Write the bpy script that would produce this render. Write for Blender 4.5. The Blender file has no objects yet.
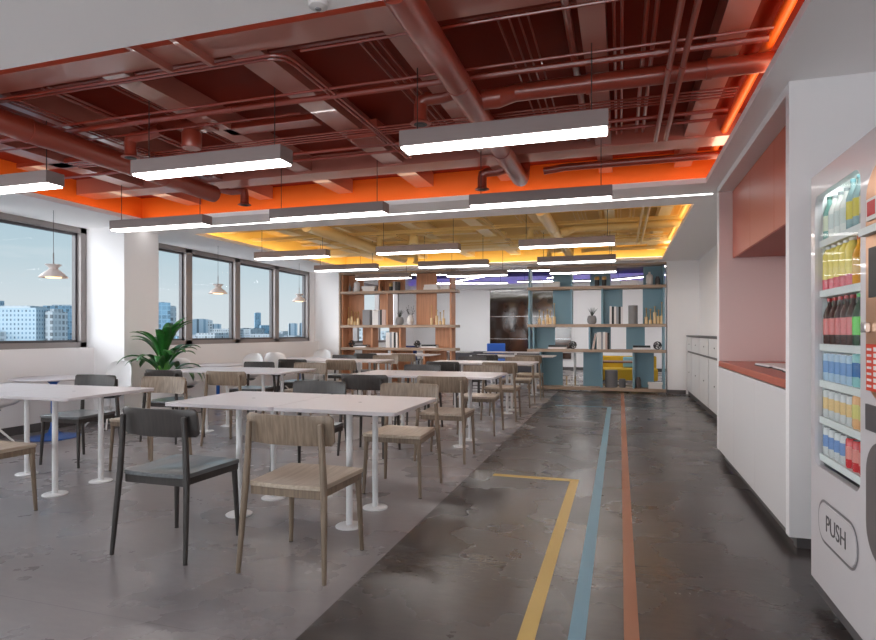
import bpy, bmesh, math, random
from mathutils import Vector, Matrix
random.seed(7)
PI = math.pi
C = bpy.context.scene.collection

# ---------------------------------------------------------------- materials
def lin(c):
    return tuple(((v/255)/12.92 if v/255 <= .04045 else ((v/255+.055)/1.055)**2.4) for v in c)
MATS = {}
def mat(name, rgb, rough=.5, metal=0, spec=.5, noise=None, bump=None, coat=0, emit=None, estr=0, alpha=None, nscale=(1,1,1)):
    """noise = (scale, second colour, lo, hi); bump = (scale, strength)"""
    if name in MATS: return MATS[name]
    m = bpy.data.materials.new(name); m.use_nodes = True
    nt = m.node_tree; b = nt.nodes['Principled BSDF']
    col = lin(rgb)+(1,)
    b.inputs['Base Color'].default_value = col
    b.inputs['Roughness'].default_value = rough
    b.inputs['Metallic'].default_value = metal
    b.inputs['Specular IOR Level'].default_value = spec
    b.inputs['Coat Weight'].default_value = coat
    tc = nt.nodes.new('ShaderNodeTexCoord'); mp = nt.nodes.new('ShaderNodeMapping')
    nt.links.new(tc.outputs['Object'], mp.inputs['Vector']); mp.inputs['Scale'].default_value = nscale
    if noise:
        n = nt.nodes.new('ShaderNodeTexNoise'); n.inputs['Scale'].default_value = noise[0]; n.inputs['Detail'].default_value = 6
        nt.links.new(mp.outputs[0], n.inputs['Vector'])
        r = nt.nodes.new('ShaderNodeValToRGB')
        r.color_ramp.elements[0].position = noise[2]; r.color_ramp.elements[1].position = noise[3]
        r.color_ramp.elements[0].color = col; r.color_ramp.elements[1].color = lin(noise[1])+(1,)
        nt.links.new(n.outputs['Fac'], r.inputs[0]); nt.links.new(r.outputs[0], b.inputs['Base Color'])
    if bump:
        n2 = nt.nodes.new('ShaderNodeTexNoise'); n2.inputs['Scale'].default_value = bump[0]; n2.inputs['Detail'].default_value = 5
        nt.links.new(mp.outputs[0], n2.inputs['Vector'])
        bp = nt.nodes.new('ShaderNodeBump'); bp.inputs['Strength'].default_value = bump[1]; bp.inputs['Distance'].default_value = .01
        nt.links.new(n2.outputs['Fac'], bp.inputs['Height']); nt.links.new(bp.outputs[0], b.inputs['Normal'])
    if emit is not None:
        b.inputs['Emission Color'].default_value = lin(emit)+(1,)
        b.inputs['Emission Strength'].default_value = estr
    MATS[name] = m
    return m

def glass_mat(name, tint, refl=.06, rough=.02):
    m = bpy.data.materials.new(name); m.use_nodes = True; nt = m.node_tree
    nt.nodes.remove(nt.nodes['Principled BSDF'])
    out = nt.nodes['Material Output']
    t = nt.nodes.new('ShaderNodeBsdfTransparent'); t.inputs[0].default_value = tint+(1,)
    g = nt.nodes.new('ShaderNodeBsdfGlossy'); g.inputs['Roughness'].default_value = rough; g.inputs[0].default_value = (.9,.9,.9,1)
    mx = nt.nodes.new('ShaderNodeMixShader'); mx.inputs[0].default_value = refl
    nt.links.new(t.outputs[0], mx.inputs[1]); nt.links.new(g.outputs[0], mx.inputs[2]); nt.links.new(mx.outputs[0], out.inputs[0])
    MATS[name] = m
    return m

def floor_mat(name, c1, c2, rough_lo, rough_hi, sc, joints=False):
    m = bpy.data.materials.new(name); m.use_nodes = True; nt = m.node_tree; b = nt.nodes['Principled BSDF']
    tc = nt.nodes.new('ShaderNodeTexCoord')
    n = nt.nodes.new('ShaderNodeTexNoise'); n.inputs['Scale'].default_value = sc; n.inputs['Detail'].default_value = 9; n.inputs['Roughness'].default_value = .5; n.inputs['Distortion'].default_value = .1
    nt.links.new(tc.outputs['Object'], n.inputs['Vector'])
    r = nt.nodes.new('ShaderNodeValToRGB'); r.color_ramp.elements[0].position = .36; r.color_ramp.elements[1].position = .68
    r.color_ramp.elements[0].color = lin(c1)+(1,); r.color_ramp.elements[1].color = lin(c2)+(1,)
    fg = nt.nodes.new('ShaderNodeTexNoise'); fg.inputs['Scale'].default_value = 1; fg.inputs['Detail'].default_value = 6; fg.inputs['Roughness'].default_value = .7
    mpf = nt.nodes.new('ShaderNodeMapping'); mpf.inputs['Scale'].default_value = (9, 26, 1)
    nt.links.new(tc.outputs['Object'], mpf.inputs['Vector']); nt.links.new(mpf.outputs[0], fg.inputs['Vector'])
    av = nt.nodes.new('ShaderNodeMix'); av.inputs[0].default_value = .5
    nt.links.new(n.outputs['Fac'], av.inputs[2]); nt.links.new(fg.outputs['Fac'], av.inputs[3])
    nt.links.new(av.outputs[0], r.inputs[0]); nt.links.new(r.outputs[0], b.inputs['Base Color'])
    if joints:
        br = nt.nodes.new('ShaderNodeTexBrick'); br.offset = 0; br.inputs['Scale'].default_value = 1
        br.inputs['Mortar Size'].default_value = .003; br.inputs['Brick Width'].default_value = 2.65; br.inputs['Row Height'].default_value = 2.65
        br.inputs['Color1'].default_value = (1,1,1,1); br.inputs['Color2'].default_value = (1,1,1,1); br.inputs['Mortar'].default_value = (.72,.72,.72,1)
        mpj = nt.nodes.new('ShaderNodeMapping'); mpj.inputs['Location'].default_value = (1.21, -4.6, 0)
        nt.links.new(tc.outputs['Object'], mpj.inputs['Vector']); nt.links.new(mpj.outputs[0], br.inputs['Vector'])
        mm = nt.nodes.new('ShaderNodeMix'); mm.data_type = 'RGBA'; mm.blend_type = 'MULTIPLY'; mm.inputs[0].default_value = 1
        nt.links.new(r.outputs[0], mm.inputs[6]); nt.links.new(br.outputs['Color'], mm.inputs[7]); nt.links.new(mm.outputs[2], b.inputs['Base Color'])
    n3 = nt.nodes.new('ShaderNodeTexNoise'); n3.inputs['Scale'].default_value = sc*1.7; n3.inputs['Detail'].default_value = 7
    nt.links.new(tc.outputs['Object'], n3.inputs['Vector'])
    mr = nt.nodes.new('ShaderNodeMapRange'); mr.inputs['From Min'].default_value = .25; mr.inputs['From Max'].default_value = .75
    mr.inputs['To Min'].default_value = rough_lo; mr.inputs['To Max'].default_value = rough_hi
    nt.links.new(n3.outputs['Fac'], mr.inputs[0]); nt.links.new(mr.outputs[0], b.inputs['Roughness'])
    n2 = nt.nodes.new('ShaderNodeTexNoise'); n2.inputs['Scale'].default_value = 1.0; n2.inputs['Detail'].default_value = 4; n2.inputs['Roughness'].default_value = .6
    mpb = nt.nodes.new('ShaderNodeMapping'); mpb.inputs['Scale'].default_value = (14, 38, 1)
    nt.links.new(tc.outputs['Object'], mpb.inputs['Vector']); nt.links.new(mpb.outputs[0], n2.inputs['Vector'])
    bp = nt.nodes.new('ShaderNodeBump'); bp.inputs['Strength'].default_value = .10; bp.inputs['Distance'].default_value = .005
    nt.links.new(n2.outputs['Fac'], bp.inputs['Height']); nt.links.new(bp.outputs[0], b.inputs['Normal'])
    b.inputs['Specular IOR Level'].default_value = .55
    MATS[name] = m
    return m

def facade_mat(name, wall, win, bw, bh, ms):
    m = bpy.data.materials.new(name); m.use_nodes = True; nt = m.node_tree; b = nt.nodes['Principled BSDF']
    tc = nt.nodes.new('ShaderNodeTexCoord'); sx = nt.nodes.new('ShaderNodeSeparateXYZ'); cb = nt.nodes.new('ShaderNodeCombineXYZ')
    ad = nt.nodes.new('ShaderNodeMath'); ad.operation = 'ADD'
    nt.links.new(tc.outputs['Object'], sx.inputs[0]); nt.links.new(sx.outputs[0], ad.inputs[0]); nt.links.new(sx.outputs[1], ad.inputs[1])
    nt.links.new(ad.outputs[0], cb.inputs[0]); nt.links.new(sx.outputs[2], cb.inputs[1])
    br = nt.nodes.new('ShaderNodeTexBrick'); br.offset = 0; br.inputs['Scale'].default_value = 1
    br.inputs['Brick Width'].default_value = bw; br.inputs['Row Height'].default_value = bh; br.inputs['Mortar Size'].default_value = ms; br.inputs['Bias'].default_value = 0
    br.inputs['Color1'].default_value = lin(win)+(1,); br.inputs['Color2'].default_value = lin(tuple(int(v*.62) for v in win))+(1,); br.inputs['Mortar'].default_value = lin(wall)+(1,)
    nt.links.new(cb.outputs[0], br.inputs['Vector']); nt.links.new(br.outputs['Color'], b.inputs['Base Color'])
    b.inputs['Roughness'].default_value = .6
    MATS[name] = m
    return m

white = mat('white_paint', (243,240,240), .55, spec=.3)
ceilw = mat('ceiling_white', (250,247,246), .7, spec=.2)
winframe = mat('window_metal', (150,142,140), .4, metal=.3)
skirt = mat('skirting_grey', (84,80,80), .45)
tablew = mat('table_laminate', (198,190,192), .32, spec=.5)
polew = mat('white_powder_coat', (228,226,226), .35)
oakv = mat('oak_upright_shaded_grain', (138,119,101), .45, noise=(1.0,(106,89,73),.35,.7), nscale=(70,70,2.5))  # same oak as the seat, darkened for the shade on the uprights
oaky = mat('oak_seat_lit_grain', (186,170,153), .34, noise=(1.0,(160,142,124),.35,.72), nscale=(60,3,60))  # same oak as the uprights, lightened for the light on the seat
darkv = mat('black_ash_upright_grain', (58,51,48), .42, noise=(1.0,(42,37,35),.35,.7), nscale=(70,70,2.5))
darky = mat('black_ash_seat_sheen_grain', (104,107,109), .3, coat=.4, noise=(1.0,(86,88,90),.35,.7), nscale=(60,3,60))  # black ash lightened to grey, window sheen painted into the colour
lampbody = mat('lamp_housing', (130,118,116), .5)
lampglow = mat('lamp_diffuser', (255,255,255), .5, emit=(255,250,246), estr=9)
wirem = mat('steel_wire', (70,62,60), .5, metal=.6)
red = mat('red_slab_paint_shaded', (122,30,7), .65, spec=.2)  # same orange-red paint as the cove, darkened for the dim recess
redb = mat('red_beam_paint_sheen', (178,108,94), .3, spec=.8, coat=.5)  # red paint with the pinkish floor reflection put into its colour
redp = mat('red_pipe_paint', (146,52,34), .28, spec=.8, coat=.5)
cover = mat('orange_paint_led_lit', (238,110,26), .5)  # same paint as the slab, with the LED glow put into its colour
yel = mat('yellow_slab_paint', (228,190,112), .6, spec=.4)
yelb = mat('yellow_beam_paint', (244,222,170), .36, spec=.7)
yelp = mat('yellow_pipe_paint', (232,196,120), .32, spec=.7)
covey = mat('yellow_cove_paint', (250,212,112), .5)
ledo = mat('orange_led', (255,120,20), .5, emit=(255,226,190), estr=1.6)
ledor = mat('orange_led_wall_side', (255,120,20), .5, emit=(255,226,190), estr=3)
ledy = mat('yellow_led', (255,200,60), .5, emit=(255,240,205), estr=2.6)
ledp = mat('violet_led', (90,40,255), .5, emit=(84,40,255), estr=3)
ledw = mat('white_led', (255,255,255), .5, emit=(255,252,250), estr=5)
ledl = mat('lounge_led', (255,255,255), .5, emit=(255,252,250), estr=16)
violet = mat('violet_slab_paint', (56,50,70), .6)
coral = mat('coral_laminate', (204,114,94), .38)
coralc = mat('coral_counter', (188,100,80), .35)
pink = mat('pale_pink_paint', (220,194,190), .6)
cabw = mat('cabinet_white', (222,218,218), .4)
lockw = mat('locker_white', (218,215,215), .4)
lockg = mat('locker_grey_frame', (92,87,87), .45)
woodp = mat('shelf_oak_panel', (196,140,104), .5, noise=(1.0,(170,116,82),.35,.7), nscale=(30,30,1.5))
woodb = mat('shelf_board_oak', (172,148,128), .5, noise=(1.0,(146,122,104),.35,.7), nscale=(2,40,40))
bluep = mat('shelf_blue_panel', (114,148,162), .5)
brass = mat('brass', (206,170,110), .3, metal=.85)
candle = mat('pale_gold', (222,192,146), .4)
ceramic = mat('ceramic_white', (214,208,206), .45)
greyc = mat('ceramic_grey', (134,132,134), .6)
blackm = mat('black_matt', (38,36,38), .5)
bookw = mat('book_white', (224,220,218), .6)
bookp = mat('book_pink_grey', (196,170,162), .6)
bookg = mat('book_grey', (150,152,158), .6)
leafm = mat('leaf_green', (46,112,44), .35, noise=(9,(24,70,28),.35,.7))
stemm = mat('stem_green', (88,150,64), .5)
twig = mat('twig_dark', (70,66,62), .7)
shellw = mat('shell_plastic', (232,230,230), .32)
shellg = mat('shell_underside_grey', (70,70,76), .5)
bluem = mat('blue_lacquer', (22,86,168), .3)
vendw = mat('vending_white', (206,200,202), .3, coat=.3)
vendi = mat('vending_interior', (224,228,226), .5)
vendd = mat('vending_dark', (84,80,82), .4)
steel = mat('steel', (190,188,188), .25, metal=.9)
bronze = mat('brushed_bronze', (196,150,116), .28, metal=.8)
vled = mat('vending_led', (255,255,255), .5, emit=(250,255,255), estr=9)
darkgl = mat('dark_glass_brown_reflection', (44,32,28), .08, spec=.8, noise=(1.3,(84,52,36),.45,.62), nscale=(.9,.9,.5))  # brown mottle paints in the reflection of the room
sofa = mat('charcoal_fabric', (78,76,80), .8)
mustard = mat('mustard_fabric', (206,166,40), .8)
chairb = mat('blue_fabric', (52,104,196), .7)
poufm = mat('grey_felt', (112,110,112), .85)
tapeY = mat('tape_yellow', (200,166,84), .45)
tapeB = mat('tape_blue', (108,150,168), .45)
tapeO = mat('tape_terracotta', (160,100,68), .45)
brownw = mat('walnut', (120,72,48), .5)
paneg = glass_mat('window_glass', (.97,.985,.99), .003)
vglass = glass_mat('vending_glass', (.97,.98,.98), .02)
floorl = floor_mat('polished_concrete', (128,122,123), (146,139,139), .22, .34, 1.0, joints=True)
floord = floor_mat('dark_concrete', (66,60,59), (82,75,73), .2, .34, 1.0)
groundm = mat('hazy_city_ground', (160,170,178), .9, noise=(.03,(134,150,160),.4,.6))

# ---------------------------------------------------------------- mesh helpers
class MB:
    def __init__(s): s.v = []; s.f = []; s.mi = []
    def add(s, vs, fs, mi=0):
        o = len(s.v); s.v += [tuple(v) for v in vs]; s.f += [tuple(i+o for i in f) for f in fs]; s.mi += [mi]*len(fs); return s
    def box(s, x0, x1, y0, y1, z0, z1, mi=0):
        if x0 > x1: x0, x1 = x1, x0
        if y0 > y1: y0, y1 = y1, y0
        if z0 > z1: z0, z1 = z1, z0
        return s.add([(x0,y0,z0),(x1,y0,z0),(x1,y1,z0),(x0,y1,z0),(x0,y0,z1),(x1,y0,z1),(x1,y1,z1),(x0,y1,z1)],
              [(0,3,2,1),(4,5,6,7),(0,1,5,4),(1,2,6,5),(2,3,7,6),(3,0,4,7)], mi)
    def ring(s, pts_list, close=True, caps=True, mi=0):
        n = len(pts_list[0]); vs = [p for r in pts_list for p in r]; fs = []
        for i in range(len(pts_list)-1):
            for j in range(n):
                if not close and j == n-1: continue
                k = (j+1) % n
                fs.append((i*n+j, i*n+k, (i+1)*n+k, (i+1)*n+j))
        if caps and close:
            fs.append(tuple(reversed(range(n)))); fs.append(tuple(range((len(pts_list)-1)*n, len(pts_list)*n)))
        return s.add(vs, fs, mi)
    def tube(s, pts, radii, n=12, mi=0, sq=None):
        pts = [Vector(p) for p in pts]
        if not isinstance(radii, (list, tuple)): radii = [radii]*len(pts)
        rings = []
        up = None
        for i, p in enumerate(pts):
            a = pts[max(i-1,0)]; b = pts[min(i+1,len(pts)-1)]
            d = (b-a).normalized()
            if up is None:
                ref = Vector((0,0,1)) if abs(d.z) < .9 else Vector((0,1,0))
                u = d.cross(ref).normalized()
            else:
                u = (up - d*up.dot(d)).normalized()
            up = u; w = d.cross(u)
            rings.append([tuple(p + (u*math.cos(2*PI*k/n) + w*math.sin(2*PI*k/n))*radii[i]) for k in range(n)])
        return s.ring(rings, mi=mi)
    def lathe(s, prof, cx=0, cy=0, n=24, mi=0, caps=True):
        return s.ring([[(cx+r*math.cos(2*PI*k/n), cy+r*math.sin(2*PI*k/n), z) for k in range(n)] for r, z in prof], mi=mi, caps=caps)
    def build(s, name, m, parent=None, smooth=False, bevel=0, loc=None, rotz=None, seg=2, ang=40):
        me = bpy.data.meshes.new(name); me.from_pydata(s.v, [], s.f); me.validate()
        ms = m if isinstance(m, (list, tuple)) else [m]
        for q in ms: me.materials.append(q)
        if len(ms) > 1:
            for p, i in zip(me.polygons, s.mi): p.material_index = i
        if smooth or bevel:
            me.shade_smooth(); me.set_sharp_from_angle(angle=math.radians(ang))
        o = bpy.data.objects.new(name, me); C.objects.link(o)
        if parent is not None: o.parent = parent
        if loc is not None: o.location = loc
        if rotz is not None: o.rotation_euler = (0,0,rotz)
        if bevel:
            b = o.modifiers.new('edge', 'BEVEL'); b.width = bevel; b.segments = seg; b.limit_method = 'ANGLE'; b.angle_limit = math.radians(40)
        return o

def tag(o, label=None, cat=None, group=None, kind=None):
    if label: o['label'] = label
    if cat: o['category'] = cat
    if group: o['group'] = group
    if kind: o['kind'] = kind
    return o
def thing(name, label, cat, loc=(0,0,0), rotz=0, group=None):
    o = bpy.data.objects.new(name, None); C.objects.link(o); o.empty_display_size = .1
    o.location = loc; o.rotation_euler = (0,0,rotz)
    return tag(o, label, cat, group)
def struct(o): o['kind'] = 'structure'; return o
def copy_tree(o, parent=None):
    c = o.copy(); C.objects.link(c)
    if parent is not None: c.parent = parent
    for ch in list(o.children): copy_tree(ch, c)
    return c
def inst(proto, used, loc, rotz, label, group=None):
    o = proto if not used.get(proto.name) else copy_tree(proto)
    used[proto.name] = True
    o.location = loc; o.rotation_euler = (0,0,rotz); o['label'] = label
    if group: o['group'] = group
    return o
ORD = ['first','second','third','fourth','fifth','sixth','seventh','eighth','ninth','tenth']
used = {}

# ---------------------------------------------------------------- room shell
ZC = 2.6; ZS = 2.95
XW = -6.88; XL = -6.75; XR = .9
# floor
struct(MB().box(-6.95,-1.21,-3.2,19.3,-.12,0).build('floor', floorl))
mb = MB().box(-1.21,1.8,-3.2,12.2,-.12,0); struct(mb.build('floor', floord))
struct(MB().box(-1.21,1.8,12.2,19.3,-.12,0).build('floor', floorl))
# dropped white ceiling with two openings
OX0, OX1 = -5.8, .77
A0, A1 = 2.28, 5.97
B0, B1 = 6.9, 11.92
mb = MB()
T = .05
mb.box(XW-.1,OX0,-3.2,12.25,ZC,ZC+T); mb.box(OX1,1.8,-3.2,12.25,ZC,ZC+T)
mb.box(OX0,OX1,-3.2,A0,ZC,ZC+T); mb.box(OX0,OX1,A1,B0,ZC,ZC+T); mb.box(OX0,OX1,B1,12.25,ZC,ZC+T)
struct(mb.build('ceiling', ceilw))
def void(x0,x1,y0,y1,ms,mc,n):
    g = .16
    struct(MB().box(x0-g,x1+g,y0-g,y1+g,ZS,ZS+.06).build('ceiling', ms))
    w = MB(); t = .03; z0 = ZC+T+.001
    w.box(x0-g-t,x0-g,y0-g,y1+g,z0,ZS); w.box(x1+g,x1+g+t,y0-g,y1+g,z0,ZS)
    w.box(x0-g-t,x1+g+t,y0-g-t,y0-g,z0,ZS); w.box(x0-g-t,x1+g+t,y1+g,y1+g+t,z0,ZS)
    struct(w.build('trim_%d'%n, mc))
void(OX0,OX1,A0,A1,red,cover,1)
void(OX0,OX1,B0,B1,yel,covey,2)
# cove led profiles lying on the ceiling lip
def cove(x0,x1,y0,y1,m,n,word,sides='LRFN'):
    g = .10; z = ZC+T+.002
    mb = MB()
    if 'F' in sides: mb.box(x0-.05,x1+.05,y1+.04,y1+.11,z,z+.008)
    if 'L' in sides: mb.box(x0-.11,x0-.04,y0,y1,z,z+.008)
    if 'N' in sides: mb.box(x0-.05,x1+.05,y0-.11,y0-.04,z,z+.008)
    o = mb.build('cove_light_strip', m)
    tag(o, '%s light strip lying on the lip around the %s ceiling recess' % (word, word), 'light strip')
cove(OX0,OX1,A0,A1,ledo,1,'orange')
cove(OX0,OX1,B0,B1,ledy,2,'yellow')
tag(MB().box(OX1+.03,OX1+.13,A0,A1,ZC+T+.002,ZC+T+.01).build('cove_light_strip', ledor),'orange light strip on the lip along the service wall side of the red recess','light strip')
tag(MB().box(OX1+.03,OX1+.13,B0,B1,ZC+T+.002,ZC+T+.01).build('cove_light_strip', ledy),'yellow light strip on the lip along the locker side of the yellow recess','light strip')
# left wall with windows
W0, W1 = -2.0, 6.12      # first bay
V0, V1 = 6.72, 12.05     # second bay
ZSill = 1.0
mb = MB().box(XW-.14,XL,-3.2,6.12,0,ZSill).box(XW-.14,XL,6.72,12.25,0,ZSill)
mb.box(XW-.14,XW+.02,-3.2,W0,ZSill,ZC).box(XW-.14,XW+.02,V1,12.25,ZSill,ZC)
struct(mb.build('wall_left', white))
struct(MB().box(XW-.14,-6.24,6.12,6.72,0,ZC).build('wall_left_pillar', white))
struct(MB().box(XL,XL+.012,-3.2,6.108,0,.1).box(XL,XL+.012,6.73,12.25,0,.1).build('baseboard_left', skirt))
struct(MB().box(-6.24,-6.228,6.108,6.732,0,.1).box(XL,-6.24,6.108,6.12,0,.1).build('baseboard_pillar', skirt))
def window(n, y0, y1, mull):
    w = MB(); z0, z1 = ZSill, ZC
    a, b = XW-.14, XW
    w.box(a,b,y0,y1,z0,z0+.07).box(a,b,y0,y1,z1-.07,z1).box(a,b,y0,y0+.09,z0,z1).box(a,b,y1-.09,y1,z0,z1)
    for m_ in mull: w.box(a,b,m_-.075,m_+.075,z0,z1)
    # inner sashes, darker recessed line
    f = struct(w.build('window_%d'%n, winframe))
    ed = [y0+.09] + sum([[m_-.075,m_+.075] for m_ in mull],[]) + [y1-.09]
    for i in range(0,len(ed),2):
        s_ = MB(); p, q = ed[i], ed[i+1]; t=.03
        s_.box(a+.02,a+.08,p,p+t,z0+.07,z1-.07).box(a+.02,a+.08,q-t,q,z0+.07,z1-.07).box(a+.02,a+.08,p,q,z0+.07,z0+.07+t).box(a+.02,a+.08,p,q,z1-.07-t,z1-.07)
        sa = s_.build('sash', vendd, f)
        MB().box(a+.045,a+.053,p+t,q-t,z0+.07+t,z1-.07-t).build('pane', paneg, f)
window(1, W0, W1, [.65,2.0,3.35,4.7])
window(2, V0, V1, [8.09,9.39,10.71])
# rear wall behind the viewer, its window added unseen for fill light; right wall
struct(MB().box(-7.1,1.9,-3.3,-3.2,0,.5).box(-7.1,-6.5,-3.3,-3.2,.5,ZS).box(1.4,1.9,-3.3,-3.2,.5,ZS).box(-6.5,1.4,-3.3,-3.2,2.5,ZS).build('wall_front', white))
w=MB()
for m_ in (-6.5,-4.95,-3.35,-1.75,-.15,1.4): w.box(m_-.05,m_+.05,-3.3,-3.2,.5,2.5)
w.box(-6.5,1.4,-3.3,-3.2,.5,.56).box(-6.5,1.4,-3.3,-3.2,2.44,2.5)
f=struct(w.build('window_4',winframe))
for p,q in ((-6.45,-5.0),(-4.9,-3.4),(-3.3,-1.8),(-1.7,-.2),(-.1,1.35)): MB().box(p,q,-3.26,-3.252,.56,2.44).build('pane', paneg, f)
struct(MB().box(1.7,1.8,-3.2,3.69,0,ZC).build('wall_right', white))
struct(MB().box(XR,1.8,3.69,3.76,.06,ZC).build('wall_right_return', white))
struct(MB().box(XR+.04,1.8,3.70,3.76,0,.06).build('baseboard_right', skirt))
struct(MB().box(1.46,1.8,6.22,12.25,0,ZC).build('wall_right_far', white))
# niche
struct(MB().box(XR,1.8,6.14,6.22,.08,ZC).build('wall_niche_side', [white]))
struct(MB().box(XR+.006,1.499,6.125,6.14,.931,2.54).build('wall_niche_lining', pink))
struct(MB().box(1.5,1.8,3.76,6.14,0,ZC).build('wall_niche_back', pink))
struct(MB().box(XR,1.5,3.76,6.14,2.545,ZC).build('wall_niche_soffit', white))
struct(MB().box(XR+.045,1.5,3.761,3.775,.93,2.545).build('trim_7', coral))
# counter unit
k = thing('counter_cabinet', 'white base cabinet run under the coral worktop, with grey plinth', 'cabinet', (0,0,0))
MB().box(XR+.02,1.45,3.78,6.12,.09,.87).build('body', cabw, k)
MB().box(XR+.05,1.45,3.78,6.12,0,.09).build('plinth', skirt, k)
for i,(a,b) in enumerate(((3.765,4.56),(4.563,5.35),(5.353,6.138))):
    MB().box(XR,XR+.018,a,b,.085,.872).build('door', cabw, k, bevel=.002)
o = MB().box(XR-.0,1.49,3.778,6.123,.88,.93).build('countertop', coralc, bevel=.003); tag(o,'coral red worktop over the white base cabinets in the wall niche','countertop')
k = thing('wall_cabinet', 'coral wall cabinet hanging at the top of the niche', 'cabinet')
MB().box(1.04,1.49,3.78,6.12,1.91,2.54).build('body', mat('coral_dark',(150,70,58),.45), k)
for a,b in ((3.78,4.56),(4.564,5.345),(5.349,6.12)):
    MB().box(1.02,1.04,a,b,1.905,2.54).build('door', coral, k, bevel=.002)
for i,(x,y,r) in enumerate(((1.2,5.15,.04),(1.22,4.72,-.03),(1.2,4.3,.02))):
    mm = thing('menu_folder', ['white menu folder with dark edge lying on the coral worktop, farthest of three','white menu folder with dark edge lying on the coral worktop, middle of three','white menu folder with dark edge lying on the coral worktop, nearest of three'][i],'folder',(x,y,.931),r,'menu folders on the coral worktop')
    MB().box(-.14,.14,-.2,.2,0,.008).build('back_cover', blackm, mm); MB().box(-.135,.135,-.195,.195,.008,.02).build('page', bookw, mm)
# back-left wall and wall beside the shelves
struct(MB().box(XW-.14,-6.16,12.25,12.6,0,ZC).build('wall_back_left', white))
struct(MB().box(.88,1.8,12.25,12.6,0,ZC).build('wall_back_right', white))
struct(MB().box(.88,1.22,12.24,12.25,0,.08).box(XL,-6.16,12.24,12.25,0,.08).build('baseboard_back', skirt))
struct(MB().box(-6.16,.88,12.25,12.6,ZC-.02,ZC+.05).build('trim_3', ceilw))
# lounge beyond the shelves
struct(MB().box(-7.2,2.4,19.2,19.3,0,3.1).build('wall_back', white))
struct(MB().box(-7.2,2.4,19.18,19.2,0,.09).build('baseboard_back_lounge', skirt))
struct(MB().box(1.8,1.9,12.6,19.3,0,3.1).build('wall_right_lounge', white))
mb = MB().box(XW-.25,XW,12.6,19.3,0,.9).box(XW-.25,XW,12.6,13.2,.9,3.1).box(XW-.25,XW,17.8,19.3,.9,3.1).box(XW-.25,XW,13.2,17.8,2.6,3.1)
struct(mb.build('wall_left_lounge', white))
w = MB(); a,b = XW-.14,XW
w.box(a,b,13.2,17.8,.9,.97).box(a,b,13.2,17.8,2.53,2.6)
for m_ in (13.25,14.7,16.2,17.75): w.box(a,b,m_-.06,m_+.06,.9,2.6)
f = struct(w.build('window_3', winframe))
for p,q in ((13.31,14.64),(14.76,16.14),(16.26,17.69)): MB().box(a+.045,a+.053,p,q,.97,2.53).build('pane', paneg, f)
struct(MB().box(-7.2,1.9,12.6,19.3,3.05,3.1).build('ceiling_lounge', violet))
struct(MB().box(-7.2,1.9,18.75,18.8,2.66,2.78).box(-7.2,1.9,18.75,19.2,2.64,2.66).box(-7.2,1.9,12.6,13.1,2.62,2.66).build('trim_4', ceilw))
tag(MB().box(-6.8,1.7,18.9,18.93,2.665,2.68).build('cove_light_strip', ledp),'violet light strip lying in the far cove of the lounge ceiling','light strip')
def bar_light(p, q, label):
    p = Vector(p); q = Vector(q); d = (q-p); L = d.length; an = math.atan2(d.y,d.x)
    t = thing('lounge_light_bar', label, 'ceiling light', tuple((p+q)/2), an, 'slanting light bars of the lounge ceiling')
    MB().box(-L/2,L/2,-.04,.04,.01,.05).build('housing', lampbody, t); MB().box(-L/2,L/2,-.035,.035,0,.01).build('diffuser', ledl, t)
    MB().tube([(-L/2+.2,0,.05),(-L/2+.2,0,3.05-p.z)],.004,6).build('wire', wirem, t); MB().tube([(L/2-.2,0,.05),(L/2-.2,0,3.05-p.z)],.004,6).build('wire', wirem, t)
bars = [((-5.6,14.2,2.7),(-3.4,15.0,2.7)),((-3.3,15.1,2.7),(-4.6,16.6,2.7)),((-3.2,14.0,2.7),(-.7,14.5,2.7)),((-.6,14.6,2.7),(-1.9,16.4,2.7)),((-.9,13.6,2.7),(1.2,14.3,2.7)),((-2.9,17.3,2.7),(-.4,17.6,2.7)),((-5.9,17.0,2.7),(-3.3,17.7,2.7)),((-.2,17.5,2.7),(1.3,16.2,2.7))]
for i,(p,q) in enumerate(bars):
    bar_light(p,q,'slanting white light bar of the lounge ceiling, %s of eight' % ORD[i])
# floor markings
o = MB().box(-.385,-.318,1.2,4.88,.0005,.002).box(-1.02,-.385,4.81,4.88,.0005,.002).build('floor_marking', tapeY); struct(o)
o = MB().box(-.195,-.13,1.2,9.8,.0005,.002).box(-1.02,-.195,9.73,9.8,.0005,.002).build('floor_marking', tapeB); struct(o)
o = MB().box(0.015,.073,1.2,12.18,.0005,.002).build('floor_marking', tapeO); struct(o)
# recessed light line between the two ceiling recesses
o = MB().box(-6.2,XR-.01,6.43,6.465,ZC-.004,ZC+.004).build('recessed_light_line', ledw); tag(o,'thin white light line let into the white ceiling between the red and yellow recesses','ceiling light')

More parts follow.
